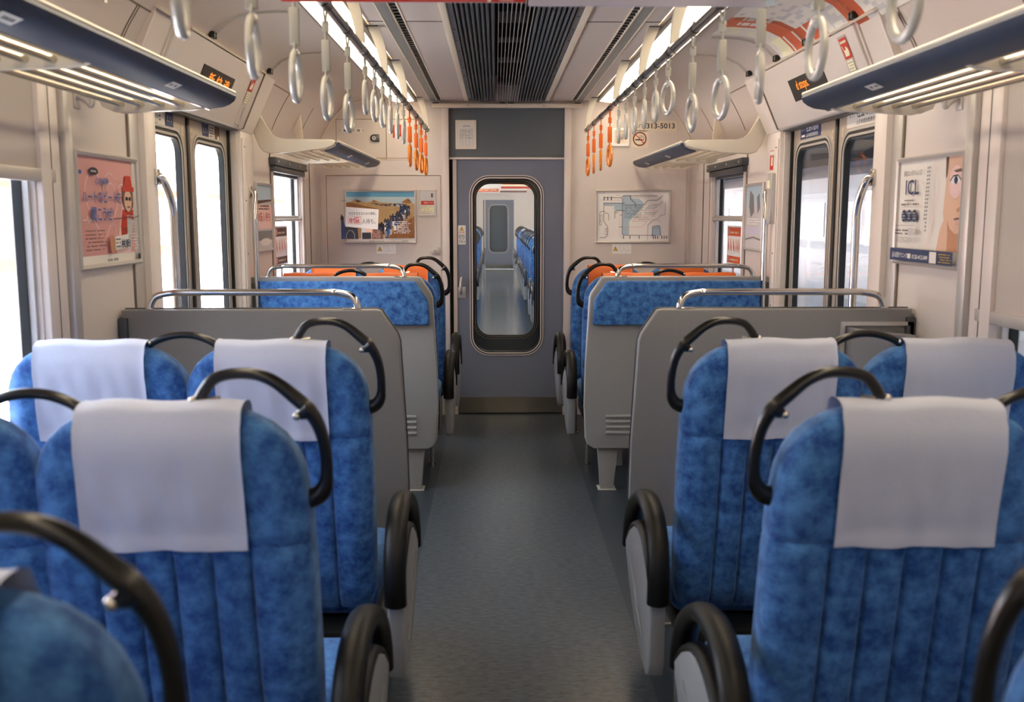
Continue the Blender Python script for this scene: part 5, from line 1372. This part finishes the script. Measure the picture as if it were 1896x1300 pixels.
# far seats: one joined mesh each (too small to show their parts)
def far_seat_mesh(s):
    g = G(s)
    for cx in (.632, 1.078):
        g.mi = 0
        o = [(-.23, .40), (-.235, .9), (-.215, 1.02), (-.15, 1.09), (0, 1.11), (.15, 1.09), (.215, 1.02), (.235, .9), (.23, .40)]
        g.prism([(cx + a, b) for a, b in o], 'y', 0.02, 0.13, .015)
        g.box(cx - .225, cx + .225, .15, .60, .33, .45, .03)
        g.mi = 1
        n0 = len(g.bm.faces); g.box(cx - .137, cx + .137, 0.012, 0.14, 0.87, 1.118, .006)
        for f in list(g.bm.faces)[n0:]: f.material_index = 1
    n0 = len(g.bm.faces)
    P = [(.585, 1.10), (.553, 1.156), (.500, 1.165), (.449, 1.149), (.398, 1.105), (.3735, 1.048), (.3705, .985), (.404, .945)]
    g.tube(smoothpath([(a, .06, b) for a, b in P], 2), .011, 8)
    g.tube(smoothpath([(.336, a, b) for a, b in [(-.005, .44), (-.01, .52), (.04, .62), (.18, .66), (.36, .606), (.475, .49), (.49, .43)]], 2), .02, 8)
    g.box(.45, 1.3, .1, .58, .27, .33)
    for f in list(g.bm.faces)[n0:]: f.material_index = 2
    n0 = len(g.bm.faces); g.prism([(-.004, .25), (-.004, .45), (.13, .54), (.31, .54), (.47, .45), (.26, .26)], 'x', .315, .357); g.box(.58, .64, .22, .5, 0, .27)
    for f in list(g.bm.faces)[n0:]: f.material_index = 3
    return g
for s, nm in SIDES:
    me = None
    for k in range(14):
        y = 9.3 + 0.84 * k + (1.3 if k > 3 else 0) + (1.3 if k > 9 else 0)
        if me is None:
            o = far_seat_mesh(s).build('double_seat', ['moq', 'cover', 'blackp', 'fin']); me = o.data
        else: o = bpy.data.objects.new('double_seat', me); COL.objects.link(o)
        o.location = (0, y, 0)
        tag(o, 'blue double seat in the next carriage on the %s, seen through the gangway door glass' % nm, 'seat', 'seats in the next carriage on the %s' % nm)
# paper banners hanging in the next carriage
for k, (y, a, b, c) in enumerate(((14.4, 'red', 'paper', 'orange'), (16.6, 'paper', 'cream2', 'red'), (19.4, 'orange', 'paper', 'brown'))):
    S = Sheet((-0.52, y, 1.86), X3, Z3, EN); S.rect(0, 0, 0.51, 0.33, 'paper'); S.rect(0.01, 0.01, 0.50, 0.11, a); S.scribble(0.03, 0.03, 0.48, 0.09, 2, 'cream2', k); S.scribble(0.03, 0.13, 0.48, 0.30, 6, 'brown', k + 4)
    S.rect(0.53, 0, 1.04, 0.33, b); S.rect(0.53, 0.0, 1.04, 0.035, c); S.scribble(0.55, 0.06, 1.02, 0.30, 6, 'grey', k + 9)
    tag(S.build('hanging_banner'), 'paper advert banners in the next carriage, %s from the door glass' % ['nearest', 'second', 'third'][k], 'banner')

# ================================================================== OUTSIDE
g = G(); g.box(-40, 40, -30, 90, -1.35, -1.2); struct(g.build('ground', 'ground', smooth=0))
for s, nm in SIDES:
    g = G(s); g.box(1.58, 6.2, -25, 80, -1.2, -0.06); struct(g.build('platform_' + nm, 'platform', smooth=0))
    g = G(s); g.box(1.75, 2.05, -25, 80, -0.06, -0.055); struct(g.build('platform_line_' + nm, 'yellow' if s < 0 else 'white', smooth=0), 'painted line along the %s platform edge' % nm)
def other_train(s, nm, x, stripe, label):
    t = thing('train', label, 'train', (s * x, 20, -0.05))
    g = G(s); g.prism([(0, -1.0), (0, 0.6), (0.0, 1.9), (0.12, 2.3), (0.6, 2.55), (2.2, 2.55), (2.8, 1.9), (2.8, -1.0)], 'y', -45, 45); g.build('body', 'white_paint', t)
    g = G(s); g.box(-0.012, 0.0, -45, 45, 0.72, 0.90); g.box(-0.012, 0.0, -45, 45, 1.84, 1.96); g.build('stripe', stripe, t, smooth=0)
    k = -43.0; n = 0
    while k < 44:
        g = G(s); g.box(-0.016, 0.0, k, k + 1.5, 1.0, 1.75); g.build('window', 'winglass', t, smooth=0)
        g = G(s)
        if n % 3 == 1:
            g.ring([(k + 1.85, -0.02), (k + 3.15, -0.02), (k + 3.15, 1.86), (k + 1.85, 1.86)], [(k + 1.87, 0.0), (k + 3.13, 0.0), (k + 3.13, 1.84), (k + 1.87, 1.84)], 'x', -0.02, 0.0)
            g.box(-0.02, 0, k + 2.48, k + 2.52, 0, 1.84); g.box(-0.018, 0, k + 2.0, k + 2.35, 0.8, 1.7); g.box(-0.018, 0, k + 2.65, k + 3.0, 0.8, 1.7); g.build('door', 'alu', t, smooth=0); k += 3.4
        else: g.bm.free(); k += 1.9
        n += 1
other_train(-1, 'left', 6.6, 'tstripe', 'white train with orange stripes beyond the left platform')
other_train(1, 'right', 7.2, 'pale', 'white train beyond the right platform')
# unseen block added behind the camera to dim light on the left seats
g = G(); g.box(-5.6, -2.15, -22, 1.0, -0.06, 3.4); struct(g.build('platform_building_left', 'canopy', smooth=0), 'slate station building on the left platform')
# screen added behind the right train to cut skylight reaching the left seats
g = G(); g.box(11.5, 11.8, -25, 80, -1.2, 3.2); struct(g.build('platform_wall_right', 'canopy', smooth=0), 'slate wall beyond the train on the right')
# right platform canopy
g = G(); g.box(1.62, 14, -25, 80, 3.15, 3.3)
for k in range(18): g.box(1.9, 7.6, -20 + 5.2 * k, -19.8 + 5.2 * k, 2.85, 3.15)
g.box(3.0, 3.2, -25, 80, 2.85, 3.1)
struct(g.build('canopy_right', 'canopy', smooth=0), 'slate platform canopy on the right')
for k in range(8):
    t = thing('platform_column', 'pale steel column holding the right platform canopy', 'column', (4.6, 1.0 + 5.2 * k, -0.06), 'right platform columns')
    g = G(); g.box(-0.1, 0.1, -0.1, 0.1, 0, 3.21, 0.01); g.build('shaft', 'white_paint', t); g = G(); g.box(-0.16, 0.16, -0.16, 0.16, 0, 0.12, 0.01); g.build('foot', 'canopy', t)
    t = thing('platform_light', 'fluorescent tube lamp under the right platform canopy', 'light', (3.1, 3.2 + 5.2 * k, 2.80), 'right platform tube lamps')
    g = G(); g.box(-0.09, 0.09, -1.2, 1.2, 0.0, 0.05); g.build('housing', 'white_paint', t, smooth=0); g = G(); g.cyl((0, -1.15, -0.02), (0, 1.15, -0.02), 0.03, 10); g.build('tube', 'lamp', t)
for k in range(6):
    t = thing('platform_column', 'white column standing on the left platform', 'column', (-4.1, 5.6 + 8.0 * k, -0.06), 'left platform columns')
    g = G(); g.box(-0.12, 0.12, -0.12, 0.12, 0, 3.6, 0.01); g.build('shaft', 'white_paint', t); g = G(); g.box(-0.18, 0.18, -0.18, 0.18, 0, 0.15, 0.01); g.build('foot', 'pale', t)
